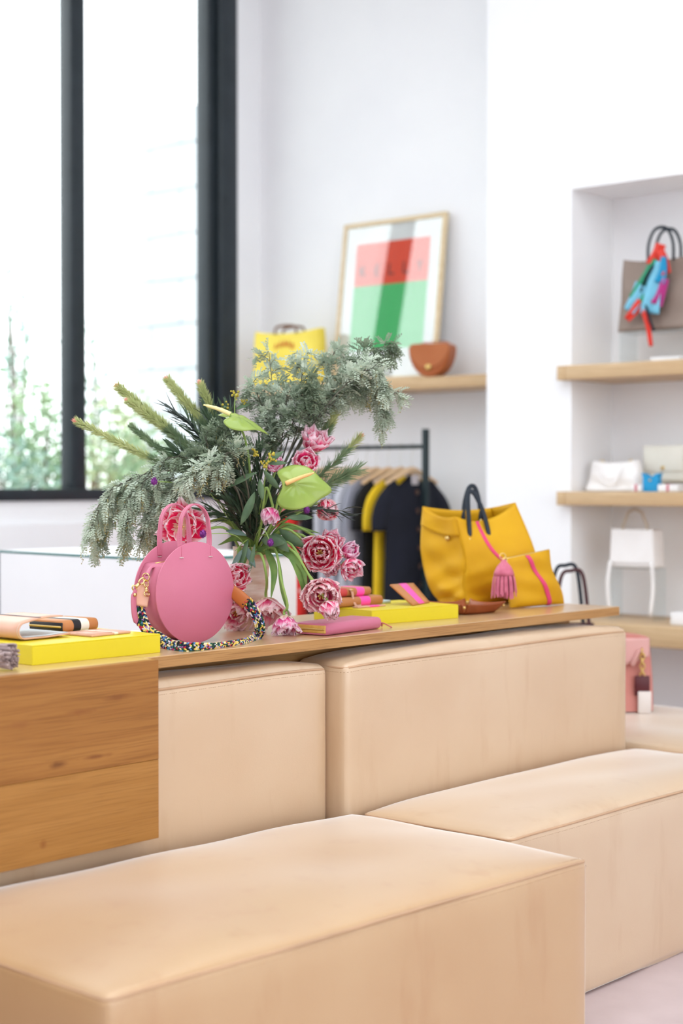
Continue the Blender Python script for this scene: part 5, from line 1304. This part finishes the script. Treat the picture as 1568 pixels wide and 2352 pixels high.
# ================================================================== clothes rail
STEEL = mat('dark_teal_steel', (26, 42, 46), rough=0.4)
XR = 5.86
up0 = at_X(977, 1000, XR); zbar = at_X(900, 1027, XR).z; ztop = at_X(977, 985, XR).z
t = thing('clothes_rail', 'dark steel clothes rail under the alcove shelf', 'clothes rail', (XR, 5.2, 0))
for y in (up0.y, 5.86):
    b = MB(); b.rbox((XR - .013, y - .013, 0.02), (XR + .013, y + .013, ztop if y < 5.5 else ztop), .002); b.build('post', STEEL, t)
    b = MB(); b.rbox((XR - .22, y - .013, 0.0), (XR + .22, y + .013, .024), .002); b.build('foot', STEEL, t)
b = MB(); b.tube([(XR, up0.y, zbar), (XR, 5.86, zbar)], 0.0095, 12); b.build('rail', STEEL, t)
HW = wood('hanger_wood', (226, 196, 160), (212, 178, 138), pores=0.1); HOOK = mat('hook_metal', (214, 212, 206), rough=0.35, metal=0.6)
def hanger(y, label):
    t = thing('clothes_hanger', label, 'hanger', (XR, y, zbar - .09), 'wooden hangers on the rail')
    b = MB(); zc = zbar
    pts = [Vector((XR, y, zc - .11)), Vector((XR, y, zc - .03)), Vector((XR + .014, y, zc - .014)), Vector((XR + .0165, y, zc + .004)), Vector((XR + .008, y, zc + .0145)), Vector((XR - .004, y, zc + .0145)), Vector((XR - .013, y, zc + .008))]
    b.tube(bez(pts, 18), 0.0022, 6); b.build('hook', HOOK, t)
    b = MB(); P = bez([Vector((XR - .19, y, zc - .168)), Vector((XR - .1, y, zc - .136)), Vector((XR, y, zc - .106)), Vector((XR + .1, y, zc - .136)), Vector((XR + .19, y, zc - .168))], 16)
    b.tube(P, [.008, .010, .011, .012, .013, .013, .014, .015, .016, .015, .014, .013, .013, .012, .011, .010, .008][:len(P)], 8, flat=0.55, up=(0, 1, 0)); b.build('arms', HW, t)
    return zc - .085
def garment(name, label, y, m, hem, hw=0.195, sl=0.2, th=0.022, cat='shirt', seed=0, m2=None, flare=1.0, sleeve_out=0.05, group='clothes on the rail'):
    rnd = random.Random(seed); z1 = zbar - .128; t = thing(name, label, cat, (XR, y, hem), group)
    def rf(u, v):
        a = 2*PI*u; z = hem + (z1 - hem)*v; k = v
        w = hw*(0.96 + 0.10*(1-k)*flare); 
        if k > 0.9: w = hw*(1 - ((k-.9)/.1)**1.4*0.72)
        zz = z - (0.055*(abs(math.cos(a))**1.2) if k > .85 else 0)*((k-.85)/.15 if k > .85 else 0)
        tt = th*(0.75 + .5*(1-k))*(1 + .35*math.sin(a*5 + seed + 2*k)*(1-k))
        return Vector((XR + math.copysign(abs(math.cos(a))**.8, math.cos(a))*w, y + math.copysign(abs(math.sin(a))**.8, math.sin(a))*tt, zz))
    b = MB(); b.grid(rf, 36, 24, closeu=True); b.build('body', m, t, solid=0.0015)
    for s in (-1, 1):
        b = MB(); p = Vector((XR + s*hw*.88, y, z1 - .055)); P = bez([p - Vector((s*.05, 0, -.01)), p + Vector((s*.01, 0, -.05)), p + Vector((s*sleeve_out, -.004, -sl*.6)), p + Vector((s*sleeve_out*1.1, -.004, -sl))], 10)
        b.tube(P, [.035 + .018*min(1, i/4) for i in range(len(P))], 12, flat=0.36, up=(0, 1, 0)); b.build('sleeve', m2 or m, t)
    return t
def stripes(name, c1, c2, f):
    m = bpy.data.materials.new(name); m.use_nodes = True; nt = m.node_tree; N = nt.nodes; L = nt.links; bs = N['Principled BSDF']; bs.inputs['Roughness'].default_value = .8
    tc = N.new('ShaderNodeTexCoord'); wv = N.new('ShaderNodeTexWave'); wv.bands_direction = 'Z'; wv.inputs['Scale'].default_value = f; wv.inputs['Distortion'].default_value = 1.0; wv.inputs['Detail'].default_value = 1
    rp = N.new('ShaderNodeValToRGB'); rp.color_ramp.elements[0].position = .45; rp.color_ramp.elements[0].color = lin(c1); rp.color_ramp.elements[1].position = .55; rp.color_ramp.elements[1].color = lin(c2)
    L.new(tc.outputs['Object'], wv.inputs[0]); L.new(wv.outputs['Fac'], rp.inputs[0]); L.new(rp.outputs[0], bs.inputs['Base Color']); return m
NAVY = mat('navy_cotton', (20, 22, 32), rough=0.85, col2=(26, 29, 42)); YELC = mat('yellow_cotton', (232, 196, 40), rough=0.8, col2=(222, 184, 30)); BLK = mat('black_cotton', (26, 27, 31), rough=.85)
GS1 = stripes('grey_white_stripe', (168, 170, 182), (214, 216, 222), 26); GS2 = stripes('fine_grey_stripe', (140, 144, 158), (196, 198, 208), 34); GREY = mat('grey_knit', (158, 160, 172), rough=.85, col2=(146, 148, 160)); REDC = mat('red_print', (222, 52, 46), rough=.75, col2=(236, 232, 226), nscale=9, nlo=.56, nhi=.6)
yh = [at_X(px, 1060, XR).y for px in (946, 920, 892, 864, 841, 818, 796, 770, 742, 712)]
spec = [('navy_shirt', 'navy button-front shirt nearest on the clothes rail', NAVY, .62, .2, .2, .066, 'shirt'), ('yellow_dress', 'bright yellow dress hanging behind the navy shirt', YELC, .55, .2, .2, .05, 'dress'), ('black_blouse', 'black blouse hanging behind the yellow dress', BLK, .6, .2, .2, .045, 'blouse'),
        ('grey_sweater', 'plain grey knit top hanging behind the black blouse', GREY, .66, .2, .35, .02, 'top'), ('striped_sweater', 'grey and white striped top third from the far end', GS1, .64, .2, .34, .02, 'top'), ('striped_sweater', 'finely striped grey top beside the plain grey knit', GS2, .66, .2, .34, .02, 'top'),
        ('grey_sweater', 'pale grey top in the middle of the clothes rail', mat('pale_grey', (196, 198, 206), rough=.85), .68, .2, .3, .02, 'top'), ('black_sweater', 'black top hanging near the far end of the rail', BLK, .60, .2, .25, .03, 'top'), ('printed_dress', 'red and white printed dress behind the tulips', REDC, .60, .2, .2, .05, 'dress'), ('printed_dress', 'second red and white dress at the far end of the rail', REDC, .62, .2, .2, .05, 'dress')]
hn = ['wooden hanger carrying the navy shirt', 'wooden hanger carrying the yellow dress', 'wooden hanger carrying the black blouse', 'wooden hanger carrying the plain grey knit top', 'wooden hanger carrying the striped top third from the far end', 'wooden hanger carrying the finely striped grey top', 'wooden hanger carrying the pale grey top', 'wooden hanger carrying the black top near the far end', 'wooden hanger carrying the printed dress behind the tulips', 'wooden hanger carrying the dress at the far end']
for i, (nm, lb, m, hem, hw, sl, so_, ct) in enumerate(spec):
    hanger(yh[i], hn[i]); g = garment(nm, lb, yh[i], m, hem, hw=.188 - .0006*i, sl=sl, cat=ct, seed=i*1.7, sleeve_out=so_)
    if i == 0:
        b = MB()
        for k in range(6): b.lathe([(0, 0), (.012, 0), (.012, .003), (0, .005)], 14, (XR + .004 + .004*k, yh[0] - .026 - .002*k, zbar - .21 - .085*k), axis=(0, -1, 0))
        b.build('buttons', mat('brown_button', (96, 66, 52), rough=.4), g)
        b = MB(); b.rbox((XR - .024, yh[0] - .02, zbar - .175), (XR + .024, yh[0] - .016, zbar - .132), .004); b.build('neck_label', mat('neck_label', (214, 206, 208), rough=.7), g)

# ================================================================== alcove shelf: print, yellow tote, half-moon bag
ZSH = 1.735
def framed_print():
    XB, XT = 6.075, 6.17
    yr, yl = at_X(1022, 487, XT - .02).y, at_X(787, 520, XT - .02).y; W = yl - yr; H = 0.805
    ang = math.asin((XT - XB)/H)
    M_ = Matrix.Translation((XB, yr, ZSH + .002)) @ Matrix.Rotation(ang, 4, 'Y')     # local: y across, z up the sheet, -x toward the room
    t = thing('framed_print', 'framed poster with a red block over a green block leaning on the alcove shelf', 'framed print', Vector((XB, (yl + yr)/2, ZSH)))
    FW = wood('frame_ash', (226, 206, 172), (212, 190, 150), axis=1, pores=.1); f = .022
    for (a, c, nm) in (((-.012, 0, 0), (.012, W, f), 'rail'), ((-.012, 0, H - f), (.012, W, H), 'rail'), ((-.012, 0, f), (.012, f, H - f), 'stile'), ((-.012, W - f, f), (.012, W, H - f), 'stile')):
        b = MB(); b.rbox(a, c, .002, 1, xf=M_); b.build(nm, FW, t, smooth=False)
    b = MB(); b.box((-.001, f, f), (.003, W - f, H - f), xf=M_); b.build('mount', mat('mount_board', (240, 240, 238), rough=.7), t, smooth=False)
    y0, y1 = W*.14, W*.86; z0, z1, z2 = H*.20, H*.60, H*.865
    b = MB(); b.box((-.0022, y0, z0), (-.001, y1, z1), xf=M_); o = b.build('green_block', mat('print_green', (84, 196, 116), rough=.6, col2=(84, 196, 116)), t, smooth=False)
    b = MB(); b.box((-.0022, y0, z1), (-.001, y1, z2), xf=M_); o = b.build('red_block', mat('print_red', (238, 84, 52), rough=.6, col2=(238, 84, 52)), t, smooth=False)
    INK = mat('print_ink', (70, 40, 40), rough=.6, col2=(70, 40, 40))
    for k, ch in enumerate('KELLY'):
        cu = bpy.data.curves.new('letter', 'FONT'); cu.body = ch; cu.size = .085; cu.align_x = 'CENTER'; cu.extrude = .0004; cu.materials.append(INK)
        lo_ = bpy.data.objects.new('letter_curve', cu); COL.objects.link(lo_); bpy.context.view_layer.update()
        lme = bpy.data.meshes.new_from_object(lo_.evaluated_get(bpy.context.evaluated_depsgraph_get())); bpy.data.objects.remove(lo_)
        lo = bpy.data.objects.new('letter', lme); COL.objects.link(lo); lo.parent = t
        # text runs along -y (left to right for a viewer in the room)
        loc_ = M_ @ Vector((-.0030, y1 - (y1 - y0)*(k + .6)/5.2, z1 + .045))
        R3 = Matrix(((0, 0, -1), (-1, 0, 0), (0, 1, 0))).to_4x4()
        lo.matrix_local = Matrix.Translation(-org(t)) @ Matrix.Translation(loc_) @ Matrix.Rotation(ang, 4, 'Y') @ R3
    b = MB(); b.box((-.0075, f - .002, f - .002), (-.0055, W - f + .002, H - f + .002), xf=M_); b.build('glazing', glass('print_glass', (.97, .98, .98), refl=2.2), t, smooth=False)
framed_print()
def soft_tote(name, label, cat, c, ax, w, h, dpt, m, hm, parts, handle_h=.09, mouth_sag=.02, taper=.0, nm_body='body'):
    t = thing(name, label, cat, c); ax = ax.normalized(); dp = Vector((-ax.y, ax.x, 0))
    def rf(u, v):
        a = 2*PI*u; x = math.copysign(abs(math.cos(a))**.35, math.cos(a)); y = math.copysign(abs(math.sin(a))**.55, math.sin(a))
        ww = w*(1 - taper*(1 - v)); dd = dpt*(1 - .55*v) * (1 + .15*math.sin(v*9 + a*2))
        return c + ax*x*ww + dp*y*dd + Vector((0, 0, .002 + h*v - mouth_sag*(1 - x*x)*max(0, v - .6)/.4))
    b = MB(); b.grid(rf, 40, 14, closeu=True); b.build(nm_body, m, t, solid=.004)
    b = MB(); b.add([rf(i/24, 0) for i in range(24)], [tuple(range(24))]); b.build('bottom', m, t)
    if handle_h:
        for s in (-1, 1):
            b = MB(); o_ = dp*s*dpt*.5
            P = bez([c + o_ - ax*w*.32 + Vector((0, 0, h*.93)), c + o_ - ax*w*.30 + Vector((0, 0, h + handle_h*.5)), c + o_ - ax*w*.14 + Vector((0, 0, h + handle_h)), c + o_ + ax*w*.14 + Vector((0, 0, h + handle_h)), c + o_ + ax*w*.30 + Vector((0, 0, h + handle_h*.5)), c + o_ + ax*w*.32 + Vector((0, 0, h*.93))], 24)
            b.tube(P, .007, 8, flat=.4, up=dp); b.build('handle', hm, t)
    return t, ax, dp
cY = Vector((5.985, 5.585, ZSH + .002))
YCAN = mat('yellow_canvas', (238, 218, 96), rough=.75, col2=(232, 208, 80)); RPR = mat('red_ink', (220, 60, 44), rough=.7)
t, ax, dp = soft_tote('canvas_tote', 'yellow canvas tote with red lettering and heart on the alcove shelf', 'tote bag', cY, Vector((.12, -1, 0)), .205, .275, .07, YCAN, mat('brown_handle', (120, 84, 60), rough=.5), None, handle_h=.02)
fr_ = -dp if dp.dot(CAM - cY) < 0 else dp
def on_tote(x, z): return cY + ax*x + fr_*(.072 - .03*(z/.275) - .008) + Vector((0, 0, z))
b = MB()   # hand-lettered arc of five short strokes, then a heart below
for k in range(5):
    x = (k - 2)*.026; z = .205 - .004*(k - 2)**2 + .004
    b.tube([on_tote(x - .007, z - .016) + fr_*.004, on_tote(x, z + .014) + fr_*.004, on_tote(x + .007, z - .016) + fr_*.004], .0028, 5)
    if k % 2 == 0: b.tube([on_tote(x - .004, z - .003) + fr_*.004, on_tote(x + .005, z - .003) + fr_*.004], .0025, 5)
b.build('lettering', RPR, t)
b = MB(); hp = []
for k in range(30):
    a = 2*PI*k/30; hp.append((16*math.sin(a)**3, 13*math.cos(a) - 5*math.cos(2*a) - 2*math.cos(3*a) - math.cos(4*a)))
b.add([on_tote(.028 + p[0]*.0014, .135 + p[1]*.0014) + fr_*.006 for p in hp] + [on_tote(.028 + p[0]*.0014, .135 + p[1]*.0014) - fr_*.01 for p in hp], [tuple(range(30)), tuple(range(59, 29, -1))] + [(i, (i+1) % 30, 30 + (i+1) % 30, 30 + i) for i in range(30)]); b.build('heart', RPR, t, smooth=False)
# half-moon saddle bag
def halfmoon():
    SAD = mat('saddle_leather', (170, 96, 52), rough=.4, col2=(158, 84, 42)); c = at_X(993, 850, 5.985); c.z = ZSH + .002
    t = thing('saddle_bag', 'small brown half-moon leather bag on the right of the alcove shelf', 'handbag', c)
    ax = Vector((.25, -1, 0)).normalized(); dp = Vector((-ax.y, ax.x, 0)); dp = dp if dp.dot(CAM - c) > 0 else -dp; R = .105; D = .085; H = .155
    out = []
    for k in range(25):
        a = PI + PI*k/24; out.append((math.cos(a)*R, H*.86 + math.sin(a)*H*.86))
    out = out + [(R*.98, H*.93), (R*.8, H), (-R*.8, H), (-R*.98, H*.93)]
    b = MB(); n = len(out); vs = []
    for (dd, s) in ((-D/2, .93), (-D/2 + .006, 1.0), (D/2 - .006, 1.0), (D/2, .93)): vs += [c + ax*x*s + dp*dd + Vector((0, 0, .001 + H/2 + (z - H/2)*s)) for x, z in out]
    fs = [(i*n+k, i*n+(k+1) % n, (i+1)*n+(k+1) % n, (i+1)*n+k) for i in range(3) for k in range(n)] + [tuple(range(n-1, -1, -1)), tuple(range(3*n, 4*n))]
    b.add(vs, fs); b.build('body', SAD, t, angle=40)
    fl = [(x*1.01, z) for x, z in out if z > H*.18]
    b = MB(); o2 = [(math.cos(PI + PI*k/24)*R*.97, H*.9 + math.sin(PI + PI*k/24)*H*.62) for k in range(25)] + [(R*.8, H*1.01), (-R*.8, H*1.01)]
    n = len(o2); vs = [c + ax*x + dp*(D/2 + .0005) + Vector((0, 0, z)) for x, z in o2] + [c + ax*x*.98 + dp*(D/2 + .006) + Vector((0, 0, H*.6 + (z - H*.6)*.98)) for x, z in o2]
    b.add(vs, [tuple(range(n, 2*n)), tuple(range(n-1, -1, -1))] + [(k, (k+1) % n, n + (k+1) % n, n + k) for k in range(n)]); b.build('flap', mat('saddle_flap', (180, 108, 66), rough=.35, col2=(170, 98, 56)), t, angle=40)
    b = MB(); b.lathe([(0, 0), (.015, 0), (.015, .004), (.006, .008), (0, .008)], 16, c + dp*(D/2 + .005) + Vector((0, 0, H*.30)), axis=dp); b.build('clasp', BRASS, t)
    b = MB(); P = bez([c - ax*R*.9 + Vector((0, 0, H*.9)), c - ax*R*.5 + Vector((0, 0, H + .012)) - dp*.03, c + ax*R*.5 + Vector((0, 0, H + .012)) - dp*.03, c + ax*R*.9 + Vector((0, 0, H*.9))], 14); b.tube(P, .006, 6, flat=.4); b.build('strap', SAD, t)
halfmoon()

# ================================================================== niche contents
ACR = glass('clear_acrylic', (.95, .975, .975), refl=1.2)
def riser(label, c, ax, w, d, h):
    ax = ax.normalized(); dp = Vector((-ax.y, ax.x, 0)); t = thing('acrylic_stand', label, 'display stand', c, 'clear acrylic stands in the niche')
    xf = Matrix.Translation(c) @ Matrix.Rotation(math.atan2(ax.y, ax.x), 4, 'Z')
    for (a, q, nm) in (((-w, -d, h - .005), (w, d, h), 'top'), ((-w, -d, 0.0005), (-w + .005, d, h - .005), 'side'), ((w - .005, -d, 0.0005), (w, d, h - .005), 'side')):
        b = MB(); b.box(a, q, xf=xf); b.build(nm, ACR, t, smooth=False)
NAX = Vector((0, -1, 0))
# grey tote on a stand, with a knotted scarf
zt0 = 1.737; cT = at_X(1500, 760, 5.88); hT = cT.z - zt0
cT.y -= 0.03
riser('clear stand lifting the grey tote on the upper niche shelf', Vector((5.88, cT.y - .02, zt0)), NAX, .17, .07, hT - .004)
TAUPE = mat('taupe_leather', (146, 130, 120), rough=.5, col2=(136, 120, 110), nscale=8)
t, ax, dp = soft_tote('grey_tote', 'taupe grey tote with a colourful scarf in the upper niche', 'tote bag', Vector((5.88, cT.y - .02, cT.z - .001)), NAX, .185, .30, .06, TAUPE, NAVYL, None, handle_h=.11, taper=-.06)
def scarf():
    c0 = at_X(1517, 590, 5.80); t = thing('silk_scarf', 'red blue and green silk scarf knotted on the grey tote handle', 'scarf', at_X(1500, 795, 5.79))
    cols = {'red': mat('scarf_red', (226, 62, 48), rough=.45), 'sky': mat('scarf_sky', (120, 192, 220), rough=.45), 'green': mat('scarf_green', (20, 140, 100), rough=.45), 'mag': mat('scarf_magenta', (176, 50, 128), rough=.45), 'blk': mat('scarf_black', (30, 40, 52), rough=.45), 'blue': mat('scarf_blue', (24, 150, 200), rough=.45)}
    def strip(pts, w0, w1, cn, nm, dx=0.0):
        P = bez([at_X(px, py, 5.795 - dx) for px, py in pts], 12); n = len(P); b = MB()
        def fn(u, v):
            i = min(n-1, int(round(v*(n-1)))); tg = (P[min(n-1, i+1)] - P[max(0, i-1)]).normalized(); sd = tg.cross(Vector((1, 0, 0))).normalized(); s = u*2 - 1; w = (w0 + (w1 - w0)*v)*(1.5 if cn != 'blk' else 0.9)
            return P[i] + sd*w*s + Vector((-.006*math.cos(s*4 + v*3), 0, 0))
        b.grid(fn, 8, n-1); b.build(nm, cols[cn], t, solid=.002)
    strip([(1516, 560), (1508, 585), (1497, 610)], .016, .020, 'red', 'knot'); strip([(1512, 575), (1524, 600), (1530, 630)], .014, .016, 'red', 'fold', .004)
    strip([(1505, 595), (1485, 640), (1460, 690)], .016, .024, 'green', 'fold', .002); strip([(1475, 655), (1458, 690), (1445, 715)], .026, .018, 'sky', 'tail', .004)
    strip([(1470, 690), (1455, 715), (1440, 735)], .018, .010, 'red', 'tail', .006); strip([(1513, 600), (1500, 660), (1492, 720)], .022, .030, 'sky', 'tail', .006)
    strip([(1520, 590), (1522, 620), (1515, 650)], .010, .016, 'blue', 'fold', .009); strip([(1526, 640), (1515, 680), (1508, 700)], .012, .020, 'mag', 'patch', .009)
    strip([(1482, 700), (1492, 735), (1502, 760)], .006, .006, 'blk', 'border', .011); strip([(1478, 712), (1488, 750), (1496, 795)], .012, .006, 'red', 'tail', .008); strip([(1470, 670), (1482, 640), (1500, 610)], .004, .004, 'blk', 'border', .009)
scarf()
CARD = mat('white_card', (238, 238, 240), rough=.6)
p = at_X(1530, 832, 5.76); b = MB(); b.rbox((5.735, p.y - .07, zt0 - .001), (5.79, p.y + .06, zt0 + .014), .002); o = b.build('price_block', CARD); tag(o, 'flat white price block under the grey tote', 'sign')
# middle shelf: white pouch bag, beige square bag on a stand, blue box, small white box
zm = 1.2135
WB = mat('white_bag_leather', (240, 238, 238), rough=.45, col2=(232, 229, 228))
p = at_X(1412, 1127, 5.84)
t, ax, dp = soft_tote('white_handbag', 'small white leather handbag with gold hardware on the middle niche shelf', 'handbag', Vector((5.85, p.y, zm)), NAX, .105, .125, .05, WB, BRASS, None, handle_h=.0, taper=-.25, mouth_sag=.01)
b = MB(); c = Vector((5.85, p.y, zm))
for s in (-1, 1): b.tube([c + Vector((0, s*.07, .118)) + Vector((0, math.cos(a)*.010, math.sin(a)*.012)) for a in [2*PI*i/12 for i in range(12)]], .002, 6, closed=True)
b.build('rings', BRASS, t)
b = MB(); P = bez([c + Vector((-.045, .075, .11)), c + Vector((-.058, .04, .05)), c + Vector((-.06, -.02, .03)), c + Vector((-.05, -.07, .112))], 16); b.tube(P, .006, 6, flat=.4, up=(-1, 0, 0)); b.build('strap', WB, t)
p = at_X(1522, 1100, 5.93); hb = .035
riser('clear stand under the beige box bag on the middle niche shelf', Vector((5.94, p.y - .02, zm)), NAX, .11, .045, hb)
def box_bag():
    BG = mat('ivory_leather', (222, 220, 210), rough=.5, col2=(214, 211, 200)); c = Vector((5.94, p.y - .02, zm + hb + .001)); t = thing('box_bag', 'ivory square box bag standing behind the blue box', 'handbag', c)
    b = MB(); b.rbox((c.x - .04, c.y - .095, c.z), (c.x + .04, c.y + .095, c.z + .15), .016, 3); b.build('body', BG, t)
    b = MB(); b.rbox((c.x - .046, c.y - .092, c.z + .045), (c.x - .039, c.y + .092, c.z + .152), .004, 2); b.build('flap', BG, t)
    b = MB(); b.lathe([(0, 0), (.008, 0), (.008, .004), (0, .005)], 12, (c.x - .046, c.y, c.z + .06), axis=(-1, 0, 0)); b.build('clasp', BRASS, t)
    b = MB(); b.tube(bez([c + Vector((0, -.1, .13)), c + Vector((0, -.12, .06)), c + Vector((0, -.115, .0))], 8), .005, 6, flat=.4); b.build('strap', mat('strap_tan', (190, 150, 110), rough=.5), t)
box_bag()
BLU = mat('cyan_leather', (28, 150, 206), rough=.45); p = at_X(1497, 1125, 5.78); c = Vector((5.78, p.y, zm))
t = thing('blue_pouch', 'tiny bright blue pouch with a notched top on the middle niche shelf', 'pouch', c)
b = MB(); xf = Matrix.Translation(c) @ Matrix(((0, 0, 1, 0), (-1, 0, 0, 0), (0, 1, 0, 0), (0, 0, 0, 1)))
b.prism([(-.034, 0), (.034, 0), (.034, .056), (.040, .074), (.022, .070), (.008, .058), (-.008, .058), (-.022, .070), (-.040, .074), (-.034, .056)], -.016, .016, xf=xf); b.build('body', BLU, t, smooth=False)
b = MB(); b.lathe([(0, 0), (.005, 0), (.005, .003), (0, .004)], 10, c + Vector((-.016, 0, .045)), axis=(-1, 0, 0)); b.build('snap', BRASS, t)
for px, lab, w in ((1467, 'low white gift box left of the tiny blue pouch', .022), (1540, 'low white gift box right of the tiny blue pouch', .045)):
    p = at_X(px, 1128, 5.77); t = thing('gift_box', lab, 'box', Vector((5.77, p.y, zm)), 'white gift boxes')
    b = MB(); b.rbox((5.745, p.y - w, zm), (5.80, p.y + w, zm + .028), .002); b.build('box', CARD, t)
    b = MB(); b.rbox((5.7435, p.y - .006, zm), (5.8015, p.y + .006, zm + .029), .001); b.build('ribbon', mat('ribbon_pink', (196, 110, 126), rough=.5), t)
# lower shelf: white flap bag hung on an acrylic frame
zl = 0.6865; c = at_X(1460, 1425, 5.82); c.z = zl
riser('tall clear stand holding the white flap bag on the lower niche shelf', Vector((5.83, c.y, zl)), NAX, .105, .05, at_X(1460, 1303, 5.82).z - zl)
def flap_bag():
    z0 = at_X(1460, 1303, 5.82).z + .001; H = at_X(1460, 1216, 5.82).z - z0; t = thing('flap_bag', 'white flap shoulder bag with long straps below the middle niche shelf', 'handbag', Vector((5.83, c.y, z0)))
    xf = Matrix.Translation((5.83, c.y, z0)) @ Matrix(((0, 0, 1, 0), (-1, 0, 0, 0), (0, 1, 0, 0), (0, 0, 0, 1)))
    b = MB(); w = .105; b.prism([(-w, 0), (w, 0), (w*.93, H), (-w*.93, H)], -.04, .04, xf=xf); b.build('body', WB, t, smooth=False, bevel=.008)
    b = MB(); b.prism([(-w*.98, H*.12), (w*.98, H*.12), (w*.92, H*1.01), (-w*.92, H*1.01)], -.047, -.0405, xf=xf); b.build('flap', WB, t, smooth=False, bevel=.002)
    for s in (-1, 1):
        b = MB(); q = Vector((5.83 - .02, c.y + s*w*.55, z0 + H)); b.tube(bez([q, q + Vector((0, -s*.006, .025)), q + Vector((0, -s*.028, .075))], 8), .007, 6, flat=.4, up=(-1, 0, 0)); b.build('strap', mat('pale_strap', (196, 180, 160), rough=.5), t)
        b = MB(); q = Vector((5.83 - .052, c.y + s*w*.92, z0 + H*.15)); b.tube(bez([q, q + Vector((-.004, s*.010, -.10)), Vector((5.83 - .056, c.y + s*(w*.9), zl + .02))], 10), .009, 6, flat=.35, up=(-1, 0, 0)); b.build('hanging_strap', WB, t)
    b = MB(); b.tube(bez([Vector((5.81, c.y - .03, z0 + H + .072)), Vector((5.81, c.y, z0 + H + .083)), Vector((5.81, c.y + .03, z0 + H + .072))], 8), .007, 6, flat=.4, up=(-1, 0, 0)); b.build('strap_top', mat('pale_strap', (196, 180, 160), rough=.5), t)
flap_bag()
p = at_X(1560, 1425, 5.72); b = MB(); b.rbox((5.70, p.y - .05, zl), (5.76, p.y + .03, zl + .05), .003); o = b.build('white_box', CARD); tag(o, 'small white box at the right end of the lower niche shelf', 'box')

# ================================================================== white glass-topped display plinth under the window
zg = 1.0; e0, e1 = at_z(0, 1264, zg), at_z(318, 1281, zg)
dY = (e1 - e0).normalized(); far = e0 - dY*0.006; near = e0 + dY*0.95; px_ = Vector((-dY.y, dY.x, 0))
if px_.dot(Vector((1, 0, 0))) < 0: px_ = -px_
t = thing('display_plinth', 'white display plinth with a green-edged glass top under the window', 'plinth', (far + near)/2 + px_*.35 - Vector((0, 0, zg)))
def quad(a, c, w, z0, z1, nm, m):
    b = MB(); q = [a, c, c + px_*w, a + px_*w]; b.add([Vector((p.x, p.y, z0)) for p in q] + [Vector((p.x, p.y, z1)) for p in q], [(3, 2, 1, 0), (4, 5, 6, 7), (0, 1, 5, 4), (1, 2, 6, 5), (2, 3, 7, 6), (3, 0, 4, 7)]); return b.build(nm, m, t, smooth=False)
quad(far + dY*.006, near - dY*.006, .61, 0.0, zg - .009, 'body', WHITE)
quad(far, near, .62, zg - .008, zg, 'glass_top', mat('green_glass_edge', (60, 120, 116), rough=.15, col2=(60, 120, 116)))
quad(far + dY*.010, near - dY*.010, .60, zg + .0002, zg + .001, 'top_paper', WHITE)
quad(far - px_*.004, far + dY*.007, .008, 0.0, zg - .008, 'corner_trim', mat('grey_trim', (120, 128, 134), rough=.4))
